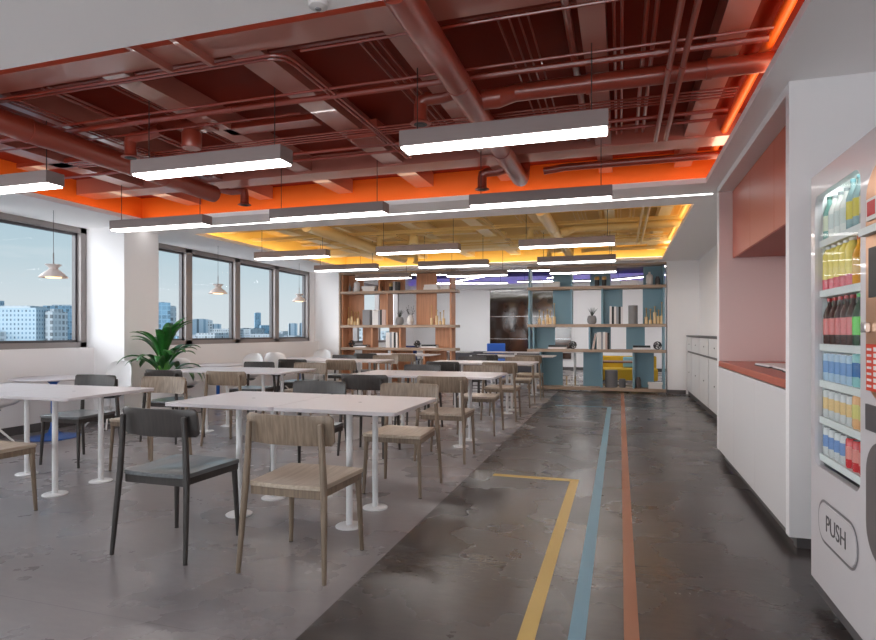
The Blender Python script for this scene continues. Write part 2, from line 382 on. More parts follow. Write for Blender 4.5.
# ---------------------------------------------------------------- ceiling services
def arc(p0, p1, p2, n=5):
    p0,p1,p2 = Vector(p0),Vector(p1),Vector(p2)
    return [tuple(p0*(1-t)**2+p1*2*t*(1-t)+p2*t*t) for t in [i/n for i in range(n+1)]]
def services(word, Yf, mb_, mp_, md_, long_x0):
    """word colour, Yf maps the base depth, beams / pipes / ducts materials"""
    y0, y1 = Yf(2.14), Yf(6.11)
    x0, x1 = OX0-.15, OX1+.15
    # beams (structure)
    b = MB()
    b.box(x0,x1,Yf(2.62),Yf(2.83),2.78,ZS); b.box(x0,x1,Yf(5.16),Yf(5.42),2.78,ZS)
    struct(b.build('beam_cross', mb_))
    for a,c_ in ((-5.2,-5.0),(-4.15,-3.97),(-3.1,-2.92),(-2.15,-1.95),(-1.2,-1.03),(-.2,-.07),(.5,.65)):
        struct(MB().box(a,c_,Yf(2.831),Yf(5.159),2.8,ZS).box(a,c_,Yf(5.421),y1-.02,2.8,ZS).build('beam_long', mb_))
    def pipe(pts, r, label, group=None, n=8, name='pipe', cat='pipe', collar=()):
        t = MB().tube([(p[0],Yf(p[1]),p[2]) for p in pts], r, n)
        o = t.build(name, mp_, smooth=True); tag(o,label,cat,group)
        for (cx,cy,cz,ax) in collar:
            d = .02
            MB().tube([(cx-d*(ax=='x'),Yf(cy)-d*(ax=='y'),cz),(cx+d*(ax=='x'),Yf(cy)+d*(ax=='y'),cz)], r*1.25, n).build('collar', mp_, o, smooth=True)
        return o
    W = word
    # crosswise pipes
    pipe([(x0,3.36,2.76),(OX1-.02,3.36,2.76)], .009, 'thin %s pipe crossing the ceiling recess just in front of the thicker crosswise pipe'%W)
    pipe([(x0,3.47,2.759),(OX1-.02,3.47,2.759)], .02, 'medium %s pipe crossing the ceiling recess beside a thin one'%W, collar=[(-2.6,3.47,2.759,'x'),(.2,3.47,2.759,'x'),(-4.6,3.47,2.759,'x')])
    pipe([(x0,2.95,2.84),(x1-.05,2.95,2.84)], .018, '%s pipe running across close behind the front cross beam'%W)
    for y in (4.12,4.17,4.22,4.27):
        pipe([(-4.9,y,2.765),(OX1-.05,y,2.765)], .006, 'thin %s conduit, one of four side by side across the recess'%W, 'four %s crosswise conduits'%W, 6)
    pipe([(x0,4.5,2.76),(OX1-.05,4.5,2.76)], .014, '%s crosswise pipe behind the set of four thin conduits'%W, collar=[(-.9,4.5,2.76,'x'),(-3.6,4.5,2.76,'x')])
    pipe([(-4.3,4.68,2.76),(OX1-.1,4.68,2.76)], .012, 'slim %s crosswise pipe in front of the rear cross beam'%W)
    pipe([(-5.7,3.72,2.78),(-2.2,3.72,2.78)], .008, 'thin %s pipe across the left half of the recess'%W)
    # bent conduits along the front beam
    for j,d in enumerate((0,.035)):
        pts = [(x0,2.86+d,2.76),(-1.95-d,2.86+d,2.76)] + arc((-1.9-d,2.86+d,2.76),(-1.78-d,2.86+d,2.76),(-1.78-d,2.98+d,2.76)) + [(-1.78-d,4.9,2.76)]
        pipe(pts, .009, '%s %s conduit following the front beam and bending back into the recess'%('outer' if j==0 else 'inner',W))
    pipe([(-1.7,2.88,2.77),(x1-.1,2.88,2.77)], .008, 'thin %s conduit under the right end of the front beam'%W)
    # lengthwise sets
    def run(xs, r, za, ya, yb, label, group, collar=False):
        for i,x in enumerate(xs):
            pipe([(x,ya,za),(x,yb,za)], r, label, group if len(xs)>1 else None, collar=[(x,(ya+yb)/2,za,'y')] if collar else ())
    run((-4.02,-3.97,-3.92), .008, 2.785, 2.9, 5.0, 'thin %s lengthwise conduit in the set of three near the left duct'%W, 'three %s conduits by the left duct'%W)
    run((-3.66,-3.6), .009, 2.82, 2.9, 5.0, '%s lengthwise conduit, one of a pair right of the set of three'%W, '%s conduit pair left of the second beam'%W)
    run((-3.24,-3.19,-3.14), .007, 2.84, 2.9, 5.1, 'hair-thin %s lengthwise conduit tucked beside the second beam'%W, 'three hair-thin %s conduits'%W)
    run((-1.42,-1.36,-1.31), .008, 2.86, 2.9, 5.1, '%s lengthwise conduit left of the big round duct'%W, 'three %s conduits left of the duct'%W, False)
    run((-.62,-.56,-.51,-.46), .006, 2.86, 2.85, 5.1, 'thin %s lengthwise conduit in the set of four right of the big duct'%W, 'four %s conduits right of the duct'%W)
    run((-.26,), .022, 2.84, 2.84, 5.1, 'stout %s lengthwise pipe beside the middle beam'%W, None, True)
    run((-.03,.01), .009, 2.86, 2.84, 5.1, 'slim %s lengthwise pipe, one of two right of the middle beam'%W, '%s slim pair right of the middle beam'%W)
    run((.13,.18), .013, 2.86, 2.84, 5.1, '%s lengthwise pipe, one of two above the round cross duct'%W, '%s pair above the cross duct'%W, True)
    run((.26,.33), .016, 2.665, 2.2, 4.75, 'shiny %s lengthwise pipe, one of the low pair under the cross duct'%W, 'low %s pipe pair'%W, True)
    # ducts
    r = .075
    o = MB().tube([(-.905,Yf(2.3),2.66),(-.905,Yf(5.5),2.66)]+[(p[0],Yf(5.5)+(p[1]-5.5),p[2]) for p in arc((-.905,5.5,2.66),(-.905,5.66,2.66),(-.905,5.66,2.9),5)][1:], r, 20).build('round_duct', md_, smooth=True)
    tag(o,'large round %s air duct running lengthwise under the beams'%W,'air duct')
    for y in (3.3,4.6): MB().tube([(-.905,Yf(y)-.012,2.66),(-.905,Yf(y)+.012,2.66)], r*1.05, 20).build('joint_band', md_, o, smooth=True)
    o = MB().tube([(-4.03,Yf(2.3),2.64),(-4.03,Yf(5.1),2.64)], .085, 20).build('round_duct', md_, smooth=True)
    tag(o,'round %s air duct at the window end of the recess'%W,'air duct')
    for y in (3.1,4.4): MB().tube([(-4.03,Yf(y)-.012,2.64),(-4.03,Yf(y)+.012,2.64)], .09, 20).build('joint_band', md_, o, smooth=True)
    ye = Yf(3.66)
    o = MB().tube([(-.84,ye-.0,2.69),(-.74,ye,2.69),(-.64,ye+.07,2.74),(.55,ye+.07,2.74),(.76,ye+.07,2.74),(.92,ye+.07,2.74)], [.06,.06,.055,.055,.055,.055], 16).build('branch_duct', md_, smooth=True)
    tag(o,'round %s branch duct crossing from the big duct to the service wall'%W,'air duct')
    MB().tube([(.48,ye+.07,2.74),(.51,ye+.07,2.74)],.062,16).build('joint_band', md_, o, smooth=True)
    MB().tube([(-.2,ye+.07,2.74),(-.17,ye+.07,2.74)],.062,16).build('joint_band', md_, o, smooth=True)
    yd = Yf(5.66)
    o = MB().tube([(-.7,yd,2.75),(-.5,yd,2.77),(.0,yd,2.77),(.9,yd,2.77)], .034, 14).build('branch_duct', md_, smooth=True)
    tag(o,'slim round %s duct crossing in front of the far cove'%W,'air duct')
    # wall-side long pipes
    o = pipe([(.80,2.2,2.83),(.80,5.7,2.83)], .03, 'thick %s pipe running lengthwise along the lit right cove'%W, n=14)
    o.data.materials[0] = cover if W=='red' else covey  # LED glow painted on: the pipe takes the brighter cove colour
    # drop diffusers with stub elbows
    def diff(x, y, side, label, big=1.0):
        y = Yf(y); t = thing('ceiling_diffuser', label, 'air outlet', (x,y,2.62), 0)
        MB().lathe([(.062*big,0),(.072*big,.004),(.05*big,.02),(.045*big,.03),(.045*big,.13)],n=20).build('neck', md_, t, smooth=True)
        MB().lathe([(.045*big,-.003),(.045*big,.002)],n=20).lathe([(.03*big,-.006),(.03*big,-.002)],n=20).build('grille', blackm, t)
        MB().tube([(0,0,.12),(0,0,.15),(side*.05,0,.17),(side*.16,0,.17),(side*.3,0,.2)], [.045*big]*5, 12).build('elbow', md_, t, smooth=True)
    diff(-3.8,3.79,1,'round %s air outlet at the window end of the recess'%W)
    diff(-1.3,3.77,1,'round %s air outlet hanging left of the big duct'%W)
    diff(-4.0,5.58,-1,'round %s air outlet near the far cove, window end'%W)
    diff(-1.31,5.68,1,'round %s air outlet near the far cove, beside the duct end'%W)
    t = thing('ceiling_grille_box', '%s box with a square grille underneath, left of the big duct'%W, 'air outlet', (-1.95,Yf(4.33),2.74))
    MB().box(-.13,.13,-.1,.1,.01,.14).build('box_body', md_, t, bevel=.004)
    g = MB()
    for q in range(9): g.box(-.11,.11,-.085+q*.02,-.078+q*.02,0,.01)
    g.box(-.13,.13,-.1,-.088,0,.01).box(-.13,.13,.09,.1,0,.01).box(-.13,-.11,-.1,.1,0,.01).box(.11,.13,-.1,.1,0,.01)
    g.build('grille', md_, t)
    t = thing('ceiling_speaker', '%s drum fitting hanging from the second beam'%W, 'ceiling fitting', (-3.2,Yf(3.79),2.64))
    MB().lathe([(.07,0),(.075,.01),(.075,.12),(.05,.15)],n=18).build('drum', md_, t, smooth=True); MB().box(-.1,.2,-.07,.07,.14,.3).build('junction_box', md_, t)
    # short boards fixed under the slab
    for i,(xa,xb,yy) in enumerate(((-3.0,-2.2,3.9),(-5.6,-4.6,4.2))):
        o = MB().box(xa,xb,Yf(yy),Yf(yy)+.14,2.8,2.84).build('cable_tray', mp_); tag(o,'flat %s cable tray under the slab, %s'%(W,['between the second and third beam','at the window end'][i]),'cable tray')
services('red', lambda y: y, redb, redp, mat('red_duct_paint',(146,58,40),.38,spec=.8,coat=.15), 0)
services('yellow', lambda y: 6.77+(y-2.14)*1.32, yelb, yelp, mat('yellow_duct_paint',(232,200,132),.4,spec=.6), 0)
# fins between front beam and lip
o = MB().box(-2.56,-2.53,2.3,2.84,2.74,2.78).build('bracket_plate', redb); tag(o,'red bracket plate under the front beam, the one nearer the window','bracket')
o = MB().box(-2.27,-2.24,2.3,2.84,2.74,2.78).build('bracket_plate', redb); tag(o,'red bracket plate under the front beam, the one nearer the aisle','bracket')
t = thing('smoke_detector','small round smoke detector at the edge of the white ceiling','detector',(-1.22,2.21,ZC-.03))
MB().lathe([(.02,0),(.04,.008),(.045,.03)],n=20).build('housing', ceramic, t, smooth=True); MB().lathe([(.012,-.004),(.014,.001)],n=12).build('sensor', greyc, t)

# ---------------------------------------------------------------- linear lamps
LZ = 2.3
def make_lamp():
    t = thing('linear_pendant_lamp','','ceiling light')
    h = MB().box(0,1.2,0,.15,.012,.105).build('housing', lampbody, t, bevel=.002)
    MB().box(.01,1.19,.01,.14,0,.012).build('diffuser', lampglow, t)
    for x in (.09,1.11): MB().tube([(x,.075,.105),(x,.075,ZS-LZ)],.0035,6).build('wire', wirem, t)
    return t
lamp0 = make_lamp()
ys = (3.26,4.95,7.55,9.35,11.05); rowname = ['first','second','third','fourth','fifth']
cn = ['in the column nearest the windows','in the middle column','in the column over the aisle edge']
for i,y in enumerate(ys):
    for j,x in enumerate((-5.25,-3.27,-1.26)):
        under = 'red' if i < 2 else 'yellow'
        inst(lamp0, used, (x,y,LZ), 0, 'grey linear lamp under the %s recess, %s row, %s'%(under,rowname[i],cn[j]), 'linear pendant lamps')

# ---------------------------------------------------------------- window pendants and round tables
def make_pendant():
    t = thing('pendant_lamp','','pendant lamp')
    prof = [(.15,0),(.148,.004),(.11,.045),(.06,.085),(.045,.10),(.05,.115),(.085,.145),(.08,.15),(.04,.128),(.02,.13)]
    MB().lathe(prof,n=28,caps=False).build('shade', mat('pendant_shade',(214,204,200),.45), t, smooth=True)
    MB().lathe([(.075,-.006),(.08,.0),(.08,.02),(.05,.05)],n=24).build('bulb_diffuser', mat('warm_bulb',(255,230,190),.5,emit=(255,214,160),estr=1.2), t, smooth=True)
    MB().tube([(0,0,.13),(0,0,.28)],.007,8).build('stem', greyc, t, smooth=True)
    MB().tube([(0,0,.28),(0,0,ZC-1.83)],.0025,6).build('wire', wirem, t)
    return t
def make_round_table():
    t = thing('round_table','','table')
    MB().lathe([(.405,.665),(.42,.672),(.42,.68),(0.415,.684)],n=48).build('tabletop', tablew, t, smooth=True)
    MB().lathe([(.27,0),(.272,.008),(.26,.012),(.12,.03),(.06,.06),(.035,.12),(.028,.2),(.028,.55),(.04,.62),(.1,.665)],n=36).build('pedestal', bluem, t, smooth=True, ang=60)
    return t
def make_shell():
    t = thing('shell_chair','','chair')
    prof = [(.25,.435,.20),(.23,.445,.225),(.15,.43,.24),(.05,.415,.25),(-.06,.42,.25),(-.14,.45,.25),(-.19,.51,.248),(-.215,.6,.24),(-.235,.7,.225),(-.25,.77,.2),(-.26,.81,.16),(-.265,.83,.09)]
    rings_t=[]; n=14
    def pt(y,z,hw,i,off,k):
        u = -1+2*i/n; x = hw*u
        e = abs(u)**2.4
        lift = .075*e if k<6 else 0; fwd = 0 if k<4 else .10*e*min(1,(k-3)/4)
        return (x, y+fwd-off*(0 if k<5 else 1), z+lift-off*(1 if k<6 else 0))
    top=[[pt(y,z,hw,i,0,k) for i in range(n+1)] for k,(y,z,hw) in enumerate(prof)]
    bot=[[pt(y,z,hw,i,.012,k) for i in range(n+1)] for k,(y,z,hw) in enumerate(prof)]
    mb=MB(); m_=n+1; K=len(prof)
    vs=[p for r in top for p in r]+[p for r in bot for p in r]; fs=[]; O=K*m_
    for k in range(K-1):
        for i in range(n):
            a=k*m_+i; fs.append((a,a+1,a+1+m_,a+m_)); fs.append((O+a,O+a+m_,O+a+1+m_,O+a+1))
        a=k*m_; fs.append((a,a+m_,O+a+m_,O+a)); a+=n; fs.append((a,O+a,O+a+m_,a+m_))
    for i in range(n):
        fs.append((i,O+i,O+i+1,i+1)); a=(K-1)*m_+i; fs.append((a,a+1,O+a+1,O+a))
    mb.add(vs,fs); sh=mb.build('seat_shell', shellw, t, smooth=True, ang=70)
    MB().lathe([(.10,.375),(.14,.40),(.05,.405)],n=20).build('swivel_plate', shellg, t, smooth=True)
    MB().tube([(0,0,.22),(0,0,.39)],.02,12).build('column', polew, t, smooth=True)
    for a in (45,135,225,315):
        c_,s_=math.cos(math.radians(a)),math.sin(math.radians(a))
        MB().tube([(0,0,.26),(c_*.08,s_*.08,.25),(c_*.29,s_*.29,.012)],[.016,.014,.009],10).build('leg', polew, t, smooth=True)
    return t
pd=make_pendant(); rt=make_round_table(); sc_=make_shell()
RT=[(-6.2,5.08),(-6.2,7.95),(-6.2,10.45)]
wn=['nearest the viewer','next to the potted plant','farthest along the windows']
for i,(x,y) in enumerate(RT):
    inst(pd, used, (x,y,1.83),0,'small white double-cone pendant lamp by the windows, %s'%['nearest the viewer','middle of the three','farthest of the three'][i],'window pendant lamps')
    inst(rt, used, (x,y,0),0,'round white window table on a blue base, %s'%['nearest the viewer','middle of the three','farthest of the three'][i],'round window tables')
    inst(sc_, used, (x+.02,y-.78,0),.15,'white shell chair on the near side of the %s round window table'%['nearest','middle','farthest'][i],'white shell chairs')
    inst(sc_, used, (x+.03,y+.74,0),PI-.1,'white shell chair on the far side of the %s round window table'%['nearest','middle','farthest'][i],'white shell chairs')

# ---------------------------------------------------------------- cafe tables
def make_table():
    t = thing('cafe_table','','table')
    r=.03; pts=[]
    for cx,cy,a0 in ((.397-r,.40-r,0),(-.397+r,.40-r,90),(-.397+r,-.40+r,180),(.397-r,-.40+r,270)):
        for q in range(6):
            a=math.radians(a0+q*18); pts.append((cx+r*math.cos(a),cy+r*math.sin(a)))
    mb=MB().ring([[(x,y,z) for x,y in pts] for z in (.728,.75)])
    tt=mb.build('tabletop', tablew, t, bevel=.002)
    MB().lathe([(.012,.7501),(.012,.7506)],n=16,cx=.0,cy=.0).build('cable_port', greyc, tt)
    for y in (-.16,.24):
        mb=MB().lathe([(.085,0),(.086,.006),(.08,.01),(.022,.0125)],0,y,28)
        mb.build('foot_disc', polew, t, smooth=True)
        MB().tube([(0,y,.01),(0,y,.728)],.02,16).build('leg', polew, t, smooth=True)
        MB().box(-.05,.05,y-.05,y+.05,.718,.728).build('bracket', polew, t)
    return t
tab0=make_table()
ROW=(3.05,5.70,8.35,11.0)
for b,xs in (('aisle',(-2.4,-1.6)),('window',(-4.8,-4.0))):
    for r_,y0 in enumerate(ROW):
        for j,x in enumerate(xs):
            inst(tab0, used, (x,y0+.40,0),0,'white table, %s half of the %s pair on the %s side'%(['left','right'][j],ORD[r_],b),'white cafe tables')

# ---------------------------------------------------------------- chairs
def make_chair(name, mv, my):
    t = thing(name,'','chair')
    # seat: dished panel
    n=12; top=[];bot=[]
    def edge(v):  # half width along depth v 0..1 rear to front
        return .205+.022*v
    def P_(u,v):
        y=-.185+.42*v+.012*(1-u*u)*(1 if v>.5 else -1)*abs(2*v-1)**6
        x=u*edge(v)
        d=.014*max(0,1-(u/.85)**4)*max(0,1-((v-.45)/.5)**2)
        return x,y,.452-d
    vs=[];fs=[];m_=n+1
    for k in range(m_):
        for i in range(m_): vs.append(P_(-1+2*i/n,k/n))
    for k in range(m_):
        for i in range(m_):
            x,y,z=P_(-1+2*i/n,k/n); vs.append((x,y,.428))
    O=m_*m_
    for k in range(n):
        for i in range(n):
            a=k*m_+i; fs.append((a,a+1,a+1+m_,a+m_)); fs.append((O+a,O+a+m_,O+a+1+m_,O+a+1))
        a=k*m_; fs.append((a,a+m_,O+a+m_,O+a)); a+=n; fs.append((a,O+a,O+a+m_,a+m_))
    for i in range(n):
        fs.append((i,O+i,O+i+1,i+1)); a=n*m_+i; fs.append((a,a+1,O+a+1,O+a))
    MB().add(vs,fs).build('seat', my, t, smooth=True, ang=50, bevel=.003)
    # apron frame
    mb=MB()
    def bar(a,b,th,z0,z1):
        a=Vector(a+(0,));b=Vector(b+(0,));d=(b-a).normalized();nrm=Vector((-d.y,d.x,0))*th
        q=[a,b,b+nrm,a+nrm]
        mb.add([(p.x,p.y,z0) for p in q]+[(p.x,p.y,z1) for p in q],[(0,3,2,1),(4,5,6,7),(0,1,5,4),(1,2,6,5),(2,3,7,6),(3,0,4,7)])
    bar((-.2,-.182),(.2,-.182),.02,.385,.428); bar((.2,-.18),(.222,.232),.02,.39,.428); bar((.222,.232),(-.222,.232),.02,.39,.428); bar((-.222,.232),(-.2,-.18),.02,.39,.428)
    mb.build('seat_frame', mv, t, bevel=.002)
    for s_ in (-1,1):
        MB().tube([(s_*.205,.215,.428),(s_*.222,.232,0)],[.0175,.0115],12).build('leg', mv, t, smooth=True)
        MB().tube([(s_*.24,-.232,0),(s_*.229,-.212,.25),(s_*.219,-.197,.45),(s_*.208,-.193,.62),(s_*.2,-.196,.752),(s_*.2,-.196,.757)],[.0115,.0155,.0175,.016,.0145,.008],12).build('leg', mv, t, smooth=True)
        MB().tube([(s_*.222,.232,.004),(s_*.222,.232,-.001+.001)],[.0125,.0125],12).build('glide', blackm, t)
    # curved backrest with rounded upper corners
    n=18; rows=[0,.02,.05,.08,.11,.135,.15]
    fr=[];bk=[]
    hw=.245
    def bp(i,kz,off):
        u=-1+2*i/n
        zz=kz
        shrink=1.0
        d=min(kz,.15-kz)
        if d<.02: shrink=1-(.02-math.sqrt(max(0,.02**2-(.02-d)**2)))/hw*.9
        x=hw*u*shrink
        y=-.172+.048*abs(u)**2.2 - .02*(zz/.15) 
        return (x,y-off,.642+zz)
    vs=[bp(i,k,0) for k in rows for i in range(n+1)]+[bp(i,k,.014) for k in rows for i in range(n+1)]
    m_=n+1;K=len(rows);O=K*m_;fs=[]
    for k in range(K-1):
        for i in range(n):
            a=k*m_+i; fs.append((a,a+m_,a+1+m_,a+1)); fs.append((O+a,O+a+1,O+a+1+m_,O+a+m_))
        a=k*m_; fs.append((a,O+a,O+a+m_,a+m_)); a+=n; fs.append((a,a+m_,O+a+m_,O+a))
    for i in range(n):
        fs.append((i,i+1,O+i+1,O+i)); a=(K-1)*m_+i; fs.append((a,O+a,O+a+1,a+1))
    MB().add(vs,fs).build('backrest', mv, t, smooth=True, ang=50)
    return t
oak0=make_chair('cafe_chair', oakv, oaky); dk0=make_chair('cafe_chair', darkv, darky)
rnd=random.Random(3)
for b,xs in (('aisle',(-2.4,-1.6)),('window',(-4.8,-4.0))):
    for r_,y0 in enumerate(ROW):
        for j,x in enumerate(xs):
            pr = dk0 if j==0 else oak0; cw = 'dark stained' if j==0 else 'pale oak'
            dx=rnd.uniform(-.01,.01); rz=rnd.uniform(-.015,.015)
            if r_==0: dx=0; rz=0
            if not (b=='window' and r_==0 and j==0):
                inst(pr, used, (x+dx+.018,y0-.33,0), rz, '%s chair with its back to the viewer, %s table row, %s side'%(cw,ORD[r_],b), 'cafe chairs')
            if r_<3:
                inst(pr, used, (x+dx,y0+1.17,0), PI+rz, '%s chair facing the viewer behind a table, %s row, %s side'%(cw,ORD[r_],b), 'cafe chairs')

# ---------------------------------------------------------------- potted plant
def add_plant(x,y):
    t=thing('potted_plant','broad-leaved green plant in a pot beside the white pillar','plant',(x,y,0))
    MB().lathe([(.14,0),(.17,.02),(.2,.42),(.205,.44),(.185,.44),(.18,.40)],n=28).build('pot', ceramic, t, smooth=True)
    MB().lathe([(.18,.40),(.02,.41)],n=20).build('soil', mat('soil',(60,46,38),.9), t)
    st=MB(); lf=MB(); R=random.Random(11)
    N=36
    for k in range(N):
        az=2*PI*k/N*2.4+R.uniform(-.3,.3)
        tier=k/N
        ln=.40+.14*R.random(); 
        h0=.42; h1=.62+.42*tier+R.uniform(-.03,.03)      # where the leaf starts
        tilt=1.05-1.0*tier                                 # low leaves spread, high ones stand
        r0=.05+.06*(1-tier)
        ca,sa=math.cos(az),math.sin(az)
        base=(ca*r0,sa*r0,h1)
        st.tube([(ca*.02,sa*.02,h0-.02),(ca*r0*.6,sa*r0*.6,(h0+h1)/2),base],[.009,.008,.005],6)
        m=10; L=ln; w0=.05+.014*R.random(); px=r0; pz=h1; ang=PI/2-.12-tilt*.75
        left=[];mid=[];right=[]
        for i in range(m+1):
            q=i/m; w=w0*math.sin(PI*min(1,q*.93+.04))**.75*(1 if q<.999 else .05)
            cx,cy=ca*px,sa*px
            fold=.28*w
            left.append((cx-sa*w,cy+ca*w,pz+fold)); mid.append((cx,cy,pz)); right.append((cx+sa*w,cy-ca*w,pz+fold))
            px+=L/m*math.cos(ang); pz+=L/m*math.sin(ang); ang-=(.10+.14*tilt)*(.5+1.1*q)
        vs=left+mid+right; n=m+1; fs=[]
        for i in range(m):
            fs.append((i,i+1,n+i+1,n+i)); fs.append((n+i,n+i+1,2*n+i+1,2*n+i))
        lf.add(vs,fs)
    st.build('stem', stemm, t, smooth=True)
    o=lf.build('foliage', leafm, t, smooth=True, ang=80)
    s_=o.modifiers.new('t','SOLIDIFY'); s_.thickness=.002
add_plant(-5.72,6.25)

# ---------------------------------------------------------------- lockers
edges=[12.23,11.4,10.35,9.3,8.25]
for i in range(4):
    b,a=edges[i],edges[i+1]
    t=thing('locker_cabinet','low white locker cabinet against the right wall, %s from the blue shelves'%ORD[i],'cabinet',(1.23,a,0),0,'low locker cabinets')
    w=b-a
    MB().box(.02,.22,0,w,.09,1.12).build('body', lockg, t); MB().box(.03,.22,0,w,0,.09).build('plinth', skirt, t)
    MB().box(-.005,.222,0,w,1.12,1.145).build('top_panel', lockg, t)
    h=w/1
    for (z0,z1) in ((.10,.82),(.855,1.11)):
        for q in range(1):
            d=MB().box(0,.02,.035,w-.035,z0,z1).build('door', lockw, t, bevel=.002)
            MB().lathe([(.008,0),(.01,.004),(.009,.008)],n=10).build('knob', blackm, d).matrix_local = Matrix.Translation((0,w*.45,(z0+z1)/2)) @ Matrix.Rotation(-PI/2,4,'Y')

# ---------------------------------------------------------------- shelving units
SY0,SY1=12.18,12.56
def shelving(name,label,x0,x1,posts,panels,mpan,ends):
    t=thing(name,label,'shelving unit',(0,0,0))
    for z in (.03,.80,1.31,2.08): MB().box(x0,x1,SY0,SY1,z,z+.06).build('shelf_board', woodb, t, bevel=.002)
    MB().box(x0,x1,SY0,SY1,2.53,2.575).build('shelf_board', woodb, t, bevel=.002)
    zz=[(2.14,2.53),(1.37,2.08),(.86,1.31),(.09,.80)]
    for r_,ps in enumerate(posts):
        for x in ps: MB().box(x-.018,x+.018,SY0+.03,SY1-.01,zz[r_][0],zz[r_][1]).build('divider', mpan, t)
    for r_,ps in enumerate(panels):
        for a,b in ps: MB().box(a,b,SY1-.06,SY1-.03,zz[r_][0],zz[r_][1]).build('back_panel', mpan, t)
    return t
shelving('shelving_unit','open shelving unit with blue panels beside the right back wall',-1.85,.86,
  [[-1.81,-.955,.82],[-1.81,-.955,-.345,.82],[-1.81,-1.72,-.59,.82],[-1.58,-.355,.26,.82]],
  [[(-1.35,-.97),(-.59,-.19),(.45,.84)],[(-1.35,-.97),(-.33,.05),(.44,.84)],[(-1.70,-1.31),(-.58,-.18),(.12,.48)],[(-1.57,-1.15),(-.73,-.37),(.27,.65)]],bluep,0)
shelving('shelving_unit','open shelving unit with warm wood panels near the windows',-6.15,-3.40,
  [[-6.12,-5.2,-3.52],[-6.12,-5.01,-3.52],[-6.12,-5.38,-4.70,-3.52],[-6.12,-4.9,-4.13,-3.52]],
  [[(-6.1,-5.72),(-5.2,-4.69),(-4.41,-3.93)],[(-6.1,-5.71),(-5.31,-5.0),(-4.41,-3.93)],[(-6.1,-6.0),(-5.74,-5.38),(-5.07,-4.7),(-3.96,-3.63)],[(-6.1,-5.95),(-5.75,-5.11),(-4.88,-4.5),(-4.13,-3.7)]],woodp,0)
struct(MB().box(-6.19,-6.15,12.17,12.56,0,ZC-.02).build('trim_5', woodb))
ZR=[2.14,1.37,.86,.09]
YI=12.36
blueU='blue shelving unit'; woodU='wood shelving unit'
tier=['top','upper middle','lower middle','bottom']
def book_stack(x0,x1,z,n,unit,r_,cols,tot):
    side='left' if (x0<-.9 or x0>-50 and x0<-4.5) and not -4.5<x0<-3 else 'right'
    h=tot/n
    for i in range(n):
        d=rnd.uniform(0,.03)
        t=thing('book','%s book, %s from the bottom, %s flat pile, %s tier, %s'%(cols[i%len(cols)][0],ORD[i],side,tier[r_],unit),
           'book',((x0+x1)/2,YI,z+i*h+.0005),rnd.uniform(-.04,.04),'flat books on the %s tier of the %s'%(tier[r_],unit))
        w=(x1-x0)/2-d
        MB().box(-w,w,-.1,.1,0,.15*h).box(-w,w,-.1,.1,.85*h,h-.001).box(-w,w,-.1,-.094,.15*h,.85*h).build('cover', cols[i%len(cols)][1], t)
        MB().box(-w+.004,w-.004,-.094,.096,.15*h,.85*h).build('page_block', bookw, t)
def books_upright(x0,x1,z,H,n,unit,r_,cols,lean=0):
    w=(x1-x0)/n
    for i in range(n):
        c_=cols[i%len(cols)]
        th=w*.9; hh=H*rnd.uniform(.93,1)
        an=lean*(n-1-i)/max(1,n-1)
        t=thing('book','%s upright book, %s from the left, %s tier, %s'%(c_[0],ORD[i],tier[r_],unit),'book',(x0+w*i+ (0.0),YI-.02,z+.0005),0,'standing books on the %s tier of the %s'%(tier[r_],unit))
        t.rotation_euler=(0,an,0)
        MB().box(0,th*.15,-.1,.1,0,hh).box(th*.85,th,-.1,.1,0,hh).box(th*.15,th*.85,-.1,-.094,0,hh).build('cover', c_[1], t)
        MB().box(th*.15,th*.85,-.094,.095,.003,hh-.004).build('page_block', bookw, t)
def candlesticks(xs,z,unit):
    for i,(x,hb,hc) in enumerate(xs):
        t=thing('candlestick','pale gold candlestick, %s from the left, on %s'%(ORD[i],unit),'candlestick',(x,YI,z+.0005),0,'candlesticks on %s'%unit)
        MB().lathe([(.032,0),(.032,hb),(.028,hb+.003)],n=16).build('base', candle, t, smooth=True)
        MB().lathe([(.008,hb+.003),(.008,hc-.03),(.016,hc-.02),(.016,hc)],n=12).build('stem', brass, t, smooth=True)
def vase(name,label,x,z,prof,m,cat='vase',y=YI):
    o=MB().lathe(prof,n=24).build(name,m,smooth=True,loc=(x,y,z+.0005)); tag(o,label,cat); return o
def wire_ball(x,z,r,unit):
    t=thing('wire_ball','black openwork ball ornament, lower middle tier, %s'%unit,'ornament',(x,YI,z+r+.001))
    mb=MB()
    for k in range(8):
        ax=Matrix.Rotation(PI*k/8+.2,3,Vector((.3*math.sin(k),math.cos(k*1.7),.6)).normalized())
        pts=[tuple(ax@Vector((r*.96*math.cos(2*PI*i/20),r*.96*math.sin(2*PI*i/20),0))) for i in range(21)]
        mb.tube(pts,.006,5)
    mb.build('wire_frame', blackm, t, smooth=True)
# right unit
z=ZR[0]
book_stack(-1.55,-1.18,z,2,blueU,0,[('white',bookw)],.11)
for x,l in ((-.45,'the one further left'),(-.31,'the one further right')):
    t=thing('lidded_jar','dark jar with brass lid on the top blue tier, %s'%l,'jar',(x,YI,z+.0005))
    MB().lathe([(.045,0),(.045,.13),(.04,.135)],n=18).build('jar_body', blackm, t, smooth=True); MB().lathe([(.047,.136),(.047,.19),(.04,.2)],n=18).build('lid', brass, t, smooth=True)
book_stack(0.0,.36,z,2,blueU,0,[('cream',bookw)],.10)
vase('bottle_vase','tall white bottle vase on the top tier of the blue shelving unit',.56,z,[(.06,0),(.065,.01),(.065,.19),(.05,.21),(.02,.225),(.02,.26),(.024,.265)],ceramic)
vase('jar','small dark grey jar beside the white bottle on the blue shelving unit',.71,z,[(.045,0),(.045,.12),(.03,.15),(.032,.17)],vendd,'jar')
z=ZR[1]
